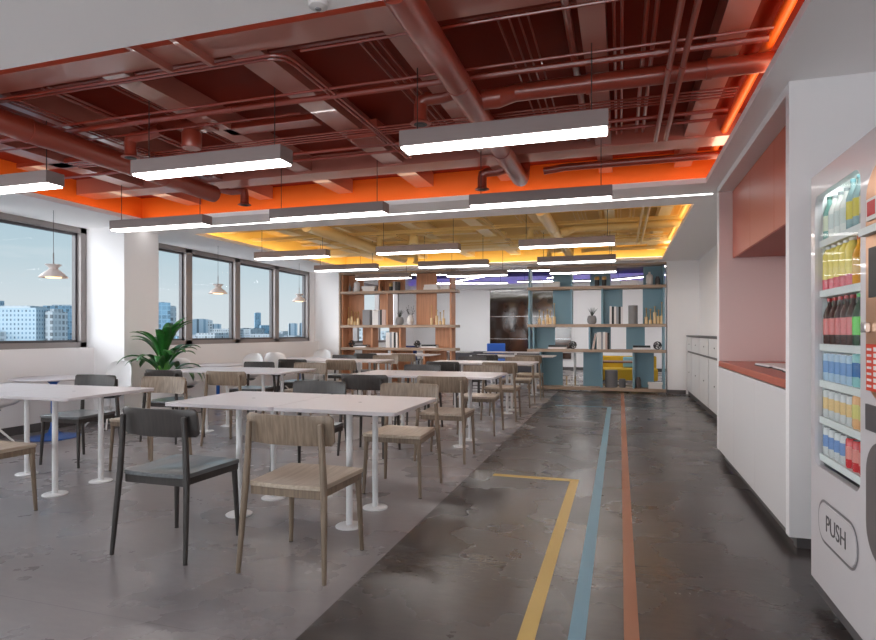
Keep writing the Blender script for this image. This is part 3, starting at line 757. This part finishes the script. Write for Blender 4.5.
candlesticks([(-1.62,.12,.30),(-1.53,.08,.27),(-1.45,.2,.31),(-1.39,.13,.29),(-1.31,.16,.44)],z,blueU)
def spiky(x,z,unit,label,pm):
    t=thing('potted_plant',label,'plant',(x,YI,z+.0005))
    MB().lathe([(.06,0),(.09,.04),(.095,.1),(.08,.16),(.065,.175),(.06,.165)],n=22).build('pot', pm, t, smooth=True)
    mb=MB(); R=random.Random(5)
    for k in range(26):
        a=R.uniform(0,2*PI); l=R.uniform(.12,.2); s_=R.uniform(.1,.75)
        mb.tube([(0,0,.15),(math.cos(a)*l*s_*.5,math.sin(a)*l*s_*.5,.15+l*.6),(math.cos(a)*l*s_,math.sin(a)*l*s_,.15+l)],[.004,.003,.001],5)
    mb.build('foliage', mat('dark_foliage',(52,60,52),.7), t)
spiky(-.55,z,blueU,'grey round pot with spiky dark grass on the blue shelving unit',greyc)
BW=[('white',bookw),('black',blackm),('white',bookw),('grey and white',bookg),('black',blackm),('white',bookw)]
books_upright(-.2,.06,z,.36,6,blueU,1,BW)
vase('cylinder_vase','plain grey cylinder vase on the upper middle tier of the blue shelving unit',.25,z,[(.088,0),(.09,.005),(.09,.37),(.08,.372)],greyc)
candlesticks([(.5,.14,.32),(.58,.08,.3),(.66,.23,.35),(.73,.15,.28),(.79,.16,.43)],z,blueU+' (right group)')
z=ZR[2]
book_stack(-1.44,-1.04,z,2,blueU,2,[('white',bookw),('black',blackm)],.08)
wire_ball(-.93,z,.08,blueU+', left of the two')
books_upright(-.45,-.2,z,.35,6,blueU,2,[('white',bookw),('white',bookw),('grey and white',bookg),('white',bookw),('pinkish',bookp),('black',blackm)],-.0)
t=thing('book','white book leaning on the upright books, lower middle tier, blue shelving unit','book',(-.575,YI-.02,z+.012),0,'standing books on the lower middle tier of '+blueU); t.location=(-.55,YI-.02,z+.0005); t.rotation_euler=(0,.19,0)
MB().box(0,.008,-.1,.1,0,.33).box(.032,.04,-.1,.1,0,.33).build('cover', bookw, t); MB().box(.008,.032,-.095,.095,.002,.325).build('page_block', bookp, t)
book_stack(.22,.6,z,2,blueU,2,[('white',bookw),('black',blackm)],.08)
wire_ball(.71,z,.08,blueU+', right of the two')
z=ZR[3]
for i,x in enumerate((-1.03,-.86)):
    t=thing('wire_rack','small white wire magazine rack on the bottom tier, %s of two'%['left','right'][i],'rack',(x,YI,z+.0005))
    mb=MB()
    for q in range(4):
        yy=-.06+q*.04; mb.tube([(-.07,yy,.006),(-.03,yy,.2),(0,yy,.06),(.04,yy,.22),(.07,yy,.006),(-.07,yy,.006)],.004,6)
    mb.build('wire_frame', polew, t); MB().box(-.028,-.018,-.07,.07,.02,.2).build('magazine', mat('magazine_gold',(190,160,90),.5), t)
vase('pouf','large dark grey felt drum on the bottom tier of the blue shelving unit',-.17,z,[(.115,0),(.125,.01),(.125,.34),(.115,.35)],poufm,'pouf')
vase('pouf','small dark grey felt drum on the bottom tier of the blue shelving unit',.045,z,[(.058,0),(.064,.01),(.064,.165),(.055,.175)],poufm,'pouf')
vase('vase','brown grey vase on the bottom tier of the blue shelving unit',.35,z,[(.04,0),(.05,.03),(.052,.15),(.035,.2),(.036,.215)],mat('taupe_ceramic',(110,98,94),.6))
book_stack(.52,.81,z,3,blueU,3,[('white',bookw)],.12)
# left unit
z=ZR[0]
vase('bottle_vase','slim grey bottle on the top tier of the wood shelving unit, taller of two',-6.0,z,[(.03,0),(.032,.12),(.012,.15),(.012,.2)],greyc,'vase')
vase('bottle_vase','slim grey bottle on the top tier of the wood shelving unit, shorter of two',-5.92,z,[(.028,0),(.03,.1),(.012,.12),(.012,.14)],greyc,'vase',YI+.05)
vase('bottle_vase','white bottle vase on the top tier of the wood shelving unit',-5.82,z,[(.065,0),(.07,.01),(.07,.2),(.05,.22),(.02,.235),(.02,.265),(.024,.27)],ceramic)
book_stack(-5.66,-5.32,z,2,woodU,0,[('white',bookw)],.12)
t=thing('picture_frame','small dark photo frame beside the flat books on the wood shelving unit','frame',(-5.24,YI,z+.0005))
MB().box(-.07,.07,-.008,.008,0,.11).build('border', blackm, t); MB().box(-.055,.055,-.010,-.008,.015,.095).build('print', bookp, t)
t=thing('lidded_jar','dark jar with gold lid on the top tier of the wood shelving unit','jar',(-4.97,YI,z+.0005))
MB().lathe([(.045,0),(.045,.1),(.04,.105)],n=18).build('jar_body', blackm, t, smooth=True); MB().lathe([(.05,.106),(.05,.17),(.045,.18)],n=18).build('lid', brass, t, smooth=True)
books_upright(-4.88,-4.77,z,.22,2,woodU,0,[('grey',bookg),('black',blackm)])
book_stack(-4.17,-3.81,z,2,woodU,0,[('white',bookw)],.12)
o=MB().box(-.09,.09,-.08,.08,0,.1).build('storage_box', bookw, bevel=.004, loc=(-3.66,YI,z+.0005)); tag(o,'small white box at the right end of the top tier of the wood shelving unit','box')
z=ZR[1]
candlesticks([(-6.03,.15,.42),(-5.95,.2,.33),(-5.87,.08,.3),(-5.79,.15,.31)],z,woodU)
o=MB().box(-.09,.09,-.09,.09,0,.35).build('storage_box', greyc, bevel=.006, loc=(-5.55,YI,z+.0005)); tag(o,'tall grey box on the upper middle tier of the wood shelving unit','box')
books_upright(-5.38,-5.05,z,.35,7,woodU,1,[('white',bookw),('white',bookw),('white',bookw),('grey and white',bookg),('black',blackm),('pinkish',bookp),('pinkish',bookp)])
spiky(-4.76,z,woodU,'grey pot with a small leafy plant on the wood shelving unit',greyc)
t=thing('flower_vase','white vase of dark twigs on the upper middle tier of the wood shelving unit','vase',(-4.5,YI,z+.0005))
MB().lathe([(.05,0),(.085,.06),(.08,.13),(.05,.19),(.055,.22),(.045,.2)],n=24).build('vase_body', ceramic, t, smooth=True)
mb=MB();R=random.Random(2)
for k in range(12):
    a=R.uniform(0,2*PI); e=(math.cos(a)*.09,math.sin(a)*.09,.3+R.uniform(0,.12)); mb.tube([(0,0,.1),(e[0]*.5,e[1]*.5,.25),e],[.003,.003,.002],5)
    for q in range(3):
        f_=.6+.2*q; mb.lathe([(.001,e[2]*f_),(.009,e[2]*f_+.008),(.001,e[2]*f_+.016)],e[0]*f_,e[1]*f_,6)
mb.build('twigs', twig, t)
candlesticks([(-4.0,.15,.43),(-3.88,.2,.33),(-3.8,.08,.28),(-3.72,.14,.32)],z,woodU+' (right group)')
z=ZR[2]
wire_ball(-5.95,z,.08,woodU+', left of the two')
book_stack(-5.86,-5.52,z,2,woodU,2,[('white',bookw),('black',blackm)],.06)
books_upright(-5.05,-4.76,z,.36,6,woodU,2,[('white',bookw),('white',bookw),('grey and white',bookg),('white',bookw),('black',blackm),('white',bookw)],0)
wire_ball(-4.34,z,.08,woodU+', right of the two')
book_stack(-4.24,-3.84,z,2,woodU,2,[('white',bookw),('black',blackm)],.07)
z=ZR[3]
books_upright(-4.45,-4.2,z,.5,6,woodU,3,[('grey',bookg),('white',bookw),('black',blackm),('grey and white',bookg),('black',blackm),('white',bookw)])

# ---------------------------------------------------------------- lounge furniture beyond the shelves
t=thing('display_panel','dark glossy glass panel in three bands on the far lounge wall','wall panel',(0,19.146,0))
for z0,z1 in ((.35,.98),(1.0,1.72),(1.74,2.6)): MB().box(-4.15,-1.5,0,.05,z0,z1).build('glass_band', darkgl, t)
MB().box(-4.15,-1.5,.002,.052,.98,1.0).box(-4.15,-1.5,.002,.052,1.72,1.74).build('seam', steel, t)
t=thing('sofa','long charcoal sofa seen between the two shelving units','sofa',(-3.6,16.8,0))
MB().box(-1.5,1.6,-.45,.45,.08,.38).build('seat', sofa, t, bevel=.03); MB().box(-1.5,1.6,-.52,-.36,.08,.66).build('backrest', sofa, t, bevel=.03)
for a,b in ((-1.6,-1.5),(1.6,1.7)): MB().box(a,b,-.5,.45,.08,.56).build('arm', sofa, t, bevel=.02)
for a,b in ((-1.4,-.35),(-1.4,.35),(1.5,-.35),(1.5,.35)): MB().tube([(a,b,0),(a,b,.1)],.02,8).build('leg', blackm, t)
t=thing('lounge_chair','bright blue lounge chair in front of the dark glass panel','chair',(-3.2,15.6,0),.25)
MB().box(-.25,.25,-.25,.25,.4,.48).build('seat', chairb, t, bevel=.02); MB().box(-.25,.25,.2,.27,.62,.9).build('backrest', chairb, t, bevel=.02)
MB().tube([(0,0,.4),(0,0,.02)],.03,10).build('column', bluem, t); MB().lathe([(.22,0),(.22,.015),(.03,.03)],n=20).build('base', bluem, t)
MB().box(-.03,.03,.24,.27,.44,.64).build('back_support', bluem, t)
def lounge_table(x,y,w,d,label):
    t=thing('lounge_table',label,'table',(x,y,0))
    MB().box(-w/2,w/2,-d/2,d/2,.73,.75).build('tabletop', tablew, t, bevel=.003); MB().tube([(0,0,.02),(0,0,.73)],.03,12).build('leg', polew, t); MB().lathe([(.2,0),(.2,.012),(.03,.02)],n=20).build('foot_disc', polew, t)
lounge_table(-3.9,13.3,1.1,.6,'white lounge table just behind the wood shelving unit')
lounge_table(-2.3,13.4,1.4,.6,'white lounge table in the gap between the shelving units')
lounge_table(-1.0,13.9,1.0,.6,'white lounge table just behind the left end of the blue shelving unit')
t=thing('sofa','mustard yellow sofa seen through the bottom tier of the blue shelving unit','sofa',(.1,14.9,0))
MB().box(-.6,.75,-.35,.35,.06,.34).build('seat', mustard, t, bevel=.03); MB().box(-.6,.75,.25,.42,.06,.62).build('backrest', mustard, t, bevel=.03)
for a,b in ((-.5,-.28),(-.5,.3),(.65,-.28),(.65,.3)): MB().tube([(a,b,0),(a,b,.07)],.02,8).build('leg', blackm, t)
o=MB().box(-.35,.35,.02,.14,0,.26).build('cushion', mat('light_blue_fabric',(130,176,196),.8), bevel=.03, loc=(.42,14.98,.345)); tag(o,'light blue cushion on the mustard yellow sofa','cushion')
t=thing('lounge_table','brown walnut low table in front of the mustard sofa','table',(-.1,13.9,0))
MB().box(-.55,.55,-.3,.3,.52,.55).build('tabletop', brownw, t, bevel=.003)
for a in (-.5,.5):
    for b in (-.25,.25): MB().tube([(a,b,0),(a,b,.52)],.018,8).build('leg', blackm, t)
t=thing('storage_bench','white storage bench with black top near the left lounge wall','bench',(-5.4,15.2,0))
MB().box(-.8,.8,-.3,.3,0,.42).build('body', cabw, t); MB().box(-.8,.8,-.3,.3,.42,.47).build('top', blackm, t)
t=thing('lounge_chair','navy blue lounge chair behind the wood shelving unit','chair',(-5.3,14.0,0),-.3)
MB().box(-.25,.25,-.25,.25,.38,.46).build('seat', mat('navy_fabric',(24,40,96),.8), t, bevel=.02); MB().box(-.25,.25,.2,.27,.46,.86).build('backrest', MATS['navy_fabric'], t, bevel=.02)
for a in (-.2,.2):
    for b in (-.2,.2): MB().tube([(a,b,0),(a,b,.38)],.014,8).build('leg', polew, t)

# ---------------------------------------------------------------- vending machine
VX,VY0,VY1=.83,1.75,3.04
def rrect(y0,y1,z0,z1,r,n=8):
    pts=[]
    for cy,cz,a0 in ((y1-r,z1-r,0),(y0+r,z1-r,90),(y0+r,z0+r,180),(y1-r,z0+r,270)):
        for q in range(n+1):
            a=math.radians(a0+90*q/n); pts.append((cy+r*math.cos(a),cz+r*math.sin(a)))
    return pts
vm=thing('vending_machine','white glass-fronted drinks vending machine at the right edge','vending machine',(0,0,0))
H0,H1,G0,G1=2.47,2.99,.615,1.80
mb=MB()
hole=rrect(H0,H1,G0,G1,.05)
def outer(p,y0,y1,z0,z1):
    cy,cz=(y0+y1)/2,(z0+z1)/2; return p
oy0,oy1,oz0,oz1=2.43,VY1,.10,1.90
out=[]
for (y,z_) in hole:
    # project hole points to the outer rectangle, corner by corner
    cy,cz=(H0+H1)/2,(G0+G1)/2
    dy,dz=y-cy,z_-cz
    ky=((oy1 if dy>0 else oy0)-cy)/dy if abs(dy)>1e-6 else 1e9
    kz=((oz1 if dz>0 else oz0)-cz)/dz if abs(dz)>1e-6 else 1e9
    k_=min(ky,kz); out.append((cy+dy*k_,cz+dz*k_))
cor={}
for ci,(yy,zz) in enumerate(((oy1,oz1),(oy0,oz1),(oy0,oz0),(oy1,oz0))):
    j=min(range(len(out)),key=lambda q:(out[q][0]-yy)**2+(out[q][1]-zz)**2); out[j]=(yy,zz)
n=len(hole); vs=[(VX,y,z_) for y,z_ in hole]+[(VX,y,z_) for y,z_ in out]+[(VX+.03,y,z_) for y,z_ in hole]
fs=[]
for i in range(n):
    j=(i+1)%n; fs.append((i,n+i,n+j,j)); fs.append((i,j,2*n+j,2*n+i))
mb.add(vs,fs)
mb.box(VX,VX+.03,VY0,2.43,.10,1.90)
mb.build('front_panel', vendw, vm)
MB().box(VX+.001,VX+.75,VY1-.02,VY1,.10,1.90).box(VX+.001,VX+.75,VY0,VY0+.02,.1,1.9).box(VX+.001,VX+.75,VY0+.02,VY1-.02,1.88,1.9).box(VX+.73,VX+.75,VY0+.02,VY1-.02,.1,1.88).box(VX+.03,VX+.73,VY0+.02,VY1-.02,.1,.12).build('body', vendw, vm)
MB().box(VX+.03,VX+.5,H1+.001,H1+.02,G0-.03,1.865).box(VX+.031,VX+.5,H0-.05,H0-.035,G0-.03,1.86).box(VX+.48,VX+.5,H0-.034,H1,G0-.03,1.86).box(VX+.031,VX+.48,H0-.034,H1,1.845,1.86).build('liner', vendi, vm)
MB().box(VX+.033,VX+.05,H0-.034,H0-.026,G0+.02,1.8).build('interior_light', vled, vm)
MB().box(VX+.032,VX+.06,H0,H1-.02,1.834,1.844).build('interior_light', vled, vm)
gp=MB(); gp.ring([[(x,y,z_) for y,z_ in rrect(H0+.001,H1-.001,G0+.001,G1-.001,.049)] for x in (VX+.012,VX+.016)]); gp.build('glass_pane', vglass, vm)
SH=[1.575,1.355,1.12,.96,.80,.635]
for s_ in SH: MB().box(VX+.018,VX+.46,H0-.025,H1-.002,s_,s_+.03).build('shelf', vendi, vm)
MB().box(VX+.004,VX+.73,VY0+.02,VY1-.01,.055,.099).build('base_frame', vendd, vm)
for x in (VX+.07,VX+.66):
    for y in (VY0+.1,VY1-.12): MB().lathe([(.03,0),(.032,.012),(.012,.02),(.012,.045)],x,y,14).build('foot', steel, vm, smooth=True)
# push flap
flap=MB(); R1=rrect(2.50,2.92,.32,.475,.07); flap.ring([[(x,y,z_) for y,z_ in R1] for x in (VX-.004,VX+.002)]); fo=flap.build('push_flap', vendw, vm)
ou=rrect(2.496,2.924,.316,.479,.074); mb=MB()
n=len(ou); vs=[(VX-.0015,y,z_) for y,z_ in rrect(2.485,2.935,.305,.49,.085)]+[(VX-.0015,y,z_) for y,z_ in ou]
fs=[(i,n+i,n+(i+1)%n,(i+1)%n) for i in range(n)]; mb.add(vs,fs); mb.build('flap_groove', mat('groove_grey',(120,116,118),.4), vm)
def text(s_, size, loc, m, parent, name='lettering', sx=1):
    cu=bpy.data.curves.new(name,'FONT'); cu.body=s_; cu.size=size; cu.extrude=.0006; cu.align_x='CENTER'; cu.align_y='CENTER'
    tmp=bpy.data.objects.new(name,cu); C.objects.link(tmp); bpy.context.view_layer.update()
    me=bpy.data.meshes.new_from_object(tmp.evaluated_get(bpy.context.evaluated_depsgraph_get())); me.materials.clear(); me.materials.append(m)
    bpy.data.objects.remove(tmp); o=bpy.data.objects.new(name,me); C.objects.link(o)
    o.parent=parent; o.location=loc; o.rotation_euler=(PI/2,0,-PI/2); o.scale=(sx,1,1); return o
text('PUSH',.098,(VX-.005,2.712,.397),vendd,vm,sx=1.0)
# right-hand service column
rb=MB(); rb.ring([[(x,y,z_) for y,z_ in rrect(1.86,2.405,.97,1.77,.12)] for x in (VX-.006,VX+.002)]); rb.build('service_panel', bronze, vm)
MB().box(VX-.012,VX-.006,1.95,2.385,1.585,1.66).build('notice_card', bookw, vm)
MB().box(VX-.013,VX-.012,2.31,2.375,1.60,1.65).build('notice_stripe', mat('notice_red',(200,40,44),.5), vm)
MB().box(VX-.03,VX-.006,1.9,2.40,1.535,1.56).build('ledge', vendi, vm)
MB().box(VX-.012,VX-.006,1.95,2.365,1.32,1.49).build('screen', blackm, vm)
MB().box(VX-.012,VX-.006,1.95,2.385,1.0,1.16).build('price_board', mat('price_red',(206,60,30),.5), vm)
mb=MB()
for q in range(7): mb.box(VX-.0135,VX-.012,2.34,2.375,1.012+q*.021,1.02+q*.021).box(VX-.0135,VX-.012,2.0,2.32,1.01+q*.021,1.024+q*.021)
mb.build('price_tags', bookw, vm)
MB().box(VX-.025,VX-.006,2.36,2.40,1.20,1.235).build('coin_lever', steel, vm, bevel=.003)
MB().box(VX-.006,VX-.0005,1.9,2.41,.86,.95).build('sign_plate', vendd, vm)
text('8 8 8',.05,(VX-.0062,2.15,.905),bookw,vm)
rb=MB(); rb.ring([[(x,y,z_) for y,z_ in rrect(1.88,2.41,.42,.83,.12)] for x in (VX-.004,VX+.002)]); rb.build('collection_hatch', mat('hatch_brown_grey',(104,96,96),.4), vm)
o=MB().box(-.002,0,-.02,.02,-.012,.012).build('energy_label', mat('label_blue',(20,110,170),.5), vm); o.location=(VX+.038,2.955,.64)
# drinks, one proto per kind
def drink(kind):
    prof,cols=kind
    t=thing('drink_bottle','','drink')
    for nm,pr,m_ in cols: MB().lathe(pr,n=14).build(nm,m_,t,smooth=True)
    return t
def mk(name,c,rough=.25): return mat('drink_'+name,c,rough,spec=.6)
def bottle_kind(h,r,body,label,cap,neck=True,tall=1):
    r*=.9; b=[(r*.9,0),(r,.006),(r,h*.62),(r*.75,h*.72),(r*.38,h*.84),(r*.36,h*.93)]
    l=[(r*1.03,h*.2),(r*1.03,h*.55)]
    c=[(r*.42,h*.93),(r*.42,h)]
    return [('bottle_body',b,body),('sleeve',l,label),('cap',c,cap)]
def can_kind(h,r,body,label):
    r*=.93; return [('can_body',[(r*.85,0),(r,.008),(r,h*.92),(r*.82,h*.98)],body),('sleeve',[(r*1.02,h*.3),(r*1.02,h*.72)],label),('lid',[(r*.8,h*.975),(r*.8,h)],steel)]
K={
 'green_tea':('green topped clear bottle',bottle_kind(.19,.026,mk('teal',(120,170,160)),mk('pale',(214,222,196)),mk('dkgreen',(60,100,90)))),
 'milk':('white milk bottle',bottle_kind(.18,.027,mk('milk',(232,234,228)),mk('milk2',(210,220,216)),mk('greycap',(160,170,170)))),
 'lemon':('yellow and blue bottle',bottle_kind(.2,.026,mk('bluegrey',(150,178,178)),mk('lemon',(214,196,70)),mk('teal2',(110,160,166)))),
 'cream':('cream coloured bottle',bottle_kind(.19,.027,mk('grey',(170,176,176)),mk('cream',(226,214,160)),mk('white',(228,228,228)))),
 'cola_dark':('black bottle with orange label',bottle_kind(.19,.026,mk('black',(40,36,38)),mk('orange',(206,90,60)),mk('black2',(30,30,30)))),
 'yellow':('yellow bottle with red base',[('bottle_body',[(.024,0),(.026,.005),(.026,.15),(.018,.17),(.012,.178)],mk('yel',(238,216,110))),('sleeve',[(.0268,.0),(.0268,.045)],mk('crimson',(206,70,86))),('cap',[(.013,.178),(.013,.19)],mk('white',(228,228,228)))]),
 'orange':('amber orange juice bottle',bottle_kind(.185,.027,mk('amber',(232,160,30)),mk('amber2',(222,176,90)),mk('orangecap',(210,100,30)))),
 'cola':('cola bottle with red label',bottle_kind(.2,.026,mk('cola',(70,40,34)),mk('redlab',(206,96,92)),mk('redcap',(200,36,40)))),
 'lime':('green soda bottle',bottle_kind(.2,.027,mk('dkbottle',(40,70,46)),mk('lime',(90,200,60)),mk('limecap',(60,180,60)))),
 'bluecan':('pale blue can',can_kind(.12,.026,mk('icy',(176,200,220)),mk('blue',(110,150,200)))),
 'aqua':('aqua blue bottle',can_kind(.13,.027,mk('aqua',(150,200,200)),mk('blue2',(50,110,170)))),
 'creamcan':('cream and orange can',can_kind(.12,.026,mk('silver',(206,208,208)),mk('peach',(230,196,140)))),
 'peachcan':('peach can',can_kind(.13,.027,mk('peach2',(232,180,130)),mk('yel2',(220,210,130)))),
 'silver':('silver and blue can',can_kind(.12,.026,mk('silver',(206,208,208)),mk('blue3',(120,150,200)))),
 'redcan':('red can',can_kind(.12,.027,mk('red',(206,58,62)),mk('pinkish',(230,150,140)))),
}
rows=[(1.605,['green_tea','milk','milk','milk','lemon','lemon','cream','cola_dark']),
      (1.385,['yellow']*5+['orange']*3),
      (1.15,['cola']*5+['lime']*3),
      (.99,['bluecan']*5+['aqua']*3),
      (.83,['creamcan']*5+['peachcan']*3),
      (.665,['silver']*4+['redcan']*4)]
protos={}; rn=['top','second','third','fourth','fifth','lowest']
zt=.0005
for ri,(zb,ks) in enumerate(rows):
    for ci,kn in enumerate(ks):
        y=2.958-.068*ci
        desc,cols=K[kn]
        lab='%s, %s from the left, %s vending machine shelf'%(desc,ORD[ci],rn[ri])
        if kn not in protos:
            t=thing('drink_can' if 'can' in kn or kn in('silver','aqua') else 'drink_bottle',lab,'drink')
            for nm,pr,m_ in cols: MB().lathe(pr,n=14).build(nm,m_,t,smooth=True)
            protos[kn]=t; o=t
        else: o=copy_tree(protos[kn])
        o.location=(VX+.048,y,zb+zt); o['label']=lab; o['group']='drinks on the %s shelf of the vending machine'%rn[ri]
    if ri==0: pass

# ---------------------------------------------------------------- city outside
fac1=facade_mat('facade_flats_hazed',(160,180,192),(108,138,160),.95,1.1,.3)  # aerial haze is tinted into all four facade colours
fac2=facade_mat('facade_blue_glass_hazed',(124,160,182),(112,150,174),1.4,1.3,.12)
fac3=facade_mat('facade_pale_hazed',(184,192,197),(172,181,188),1.5,1.5,.3)
fac4=facade_mat('facade_stripe_hazed',(162,180,192),(122,150,168),3.4,40,1.2)
def tower(x,y,w,d,top,m,label,rot=0,cap=None):
    t=thing('office_tower',label,'building',(x,y,-60),rot)
    MB().box(-w/2,w/2,-d/2,d/2,0,top+60).build('body', m, t)
    MB().box(-w*.3,w*.3,-d*.3,d*.3,top+60,top+60+(cap or .6)).build('roof_block', fac3, t)
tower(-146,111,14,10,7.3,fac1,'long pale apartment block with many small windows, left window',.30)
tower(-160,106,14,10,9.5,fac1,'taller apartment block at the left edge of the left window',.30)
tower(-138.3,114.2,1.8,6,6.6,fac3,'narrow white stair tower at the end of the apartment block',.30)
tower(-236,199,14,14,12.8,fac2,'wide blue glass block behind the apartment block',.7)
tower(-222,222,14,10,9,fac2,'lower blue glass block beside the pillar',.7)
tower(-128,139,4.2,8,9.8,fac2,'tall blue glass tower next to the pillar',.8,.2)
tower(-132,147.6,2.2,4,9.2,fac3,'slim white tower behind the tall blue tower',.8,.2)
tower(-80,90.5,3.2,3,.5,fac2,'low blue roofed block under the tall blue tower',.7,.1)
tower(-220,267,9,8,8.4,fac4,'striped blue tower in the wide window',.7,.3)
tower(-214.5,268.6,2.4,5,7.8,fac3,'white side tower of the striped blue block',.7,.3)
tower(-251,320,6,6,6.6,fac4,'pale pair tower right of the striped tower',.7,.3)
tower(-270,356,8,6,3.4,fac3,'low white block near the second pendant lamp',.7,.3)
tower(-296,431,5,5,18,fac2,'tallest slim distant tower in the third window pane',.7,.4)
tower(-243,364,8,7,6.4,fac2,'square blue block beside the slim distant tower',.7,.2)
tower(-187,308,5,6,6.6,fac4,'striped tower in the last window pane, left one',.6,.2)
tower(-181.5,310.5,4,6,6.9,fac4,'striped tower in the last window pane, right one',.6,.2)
R=random.Random(9); mbs=MB()
for k in range(420):
    a=R.uniform(.02,1.05); D=R.uniform(170,700)
    ca=math.atan2(-math.sin(a),math.cos(a))
    x=-D*math.sin(a+.25); y=D*math.cos(a+.25)
    w=R.uniform(5,14); h=R.uniform(44,60) if R.random()<.8 else R.uniform(58,62+D*.006)
    mbs.box(x-w/2,x+w/2,y-w/2,y+w/2,-60,-60+h)
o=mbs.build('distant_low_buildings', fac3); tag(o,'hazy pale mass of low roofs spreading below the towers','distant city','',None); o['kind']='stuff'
del o['category']; o['category']='distant city'
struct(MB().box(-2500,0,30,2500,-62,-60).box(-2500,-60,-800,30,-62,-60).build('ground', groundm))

# ---------------------------------------------------------------- world, sun, camera
w=bpy.data.worlds.new('sky'); bpy.context.scene.world=w; w.use_nodes=True; nt=w.node_tree
bg=nt.nodes['Background']; tc=nt.nodes.new('ShaderNodeTexCoord'); sx=nt.nodes.new('ShaderNodeSeparateXYZ'); r=nt.nodes.new('ShaderNodeValToRGB')
nt.links.new(tc.outputs['Generated'],sx.inputs[0]); nt.links.new(sx.outputs[2],r.inputs[0])
e=r.color_ramp.elements; e[0].position=0; e[0].color=lin((214,220,223))+(1,); e[1].position=.55; e[1].color=lin((120,165,200))+(1,)
for p,c_ in ((.05,(208,217,222)),(.12,(186,205,214)),(.22,(160,190,206))):
    q=e.new(p); q.color=lin(c_)+(1,)
nz=nt.nodes.new('ShaderNodeTexNoise'); nz.inputs['Scale'].default_value=4; nz.inputs['Detail'].default_value=6
mp=nt.nodes.new('ShaderNodeMapping'); mp.inputs['Scale'].default_value=(1,1,5); nt.links.new(tc.outputs['Generated'],mp.inputs[0]); nt.links.new(mp.outputs[0],nz.inputs[0])
cr=nt.nodes.new('ShaderNodeValToRGB'); cr.color_ramp.elements[0].position=.55; cr.color_ramp.elements[1].position=.75; cr.color_ramp.elements[1].color=(.5,.5,.5,1)
nt.links.new(nz.outputs['Fac'],cr.inputs[0])
mx=nt.nodes.new('ShaderNodeMix'); mx.data_type='RGBA'; nt.links.new(cr.outputs[0],mx.inputs[0]); nt.links.new(r.outputs[0],mx.inputs[6]); mx.inputs[7].default_value=(.8,.82,.84,1)
nt.links.new(mx.outputs[2],bg.inputs[0]); bg.inputs[1].default_value=.66
def sun(name,d,strength,ang,col):
    l=bpy.data.lights.new(name,'SUN'); l.energy=strength; l.angle=math.radians(ang); l.color=col
    o=bpy.data.objects.new(name,l); C.objects.link(o); o.rotation_euler=Vector(d).to_track_quat('-Z','Y').to_euler(); return o
sun('overcast_daylight',(1,.3,-.18),5.4,80,(.97,.98,1))
sun('rear_fill_light',(-.15,1,.5),5.6,80,(.98,.98,1))  # added fill from behind, shining up from below the horizon to brighten the ceiling
cam=bpy.data.cameras.new('camera'); co=bpy.data.objects.new('camera',cam); C.objects.link(co)
cam.sensor_width=36; cam.lens=24.0; cam.shift_y=12.5/876; cam.clip_end=4000; cam.clip_start=.05
co.location=(0,0,1.2); co.rotation_euler=(PI/2,0,math.atan2(182,584))
sc=bpy.context.scene; sc.camera=co
sc.view_settings.view_transform='Standard'; sc.view_settings.look='None'; sc.view_settings.gamma=1; sc.view_settings.use_curve_mapping=False
sc.view_settings.exposure=.7
sc.cycles.use_denoising=True; sc.cycles.max_bounces=8; sc.cycles.diffuse_bounces=5; sc.cycles.transparent_max_bounces=12
sc.cycles.sample_clamp_indirect=6
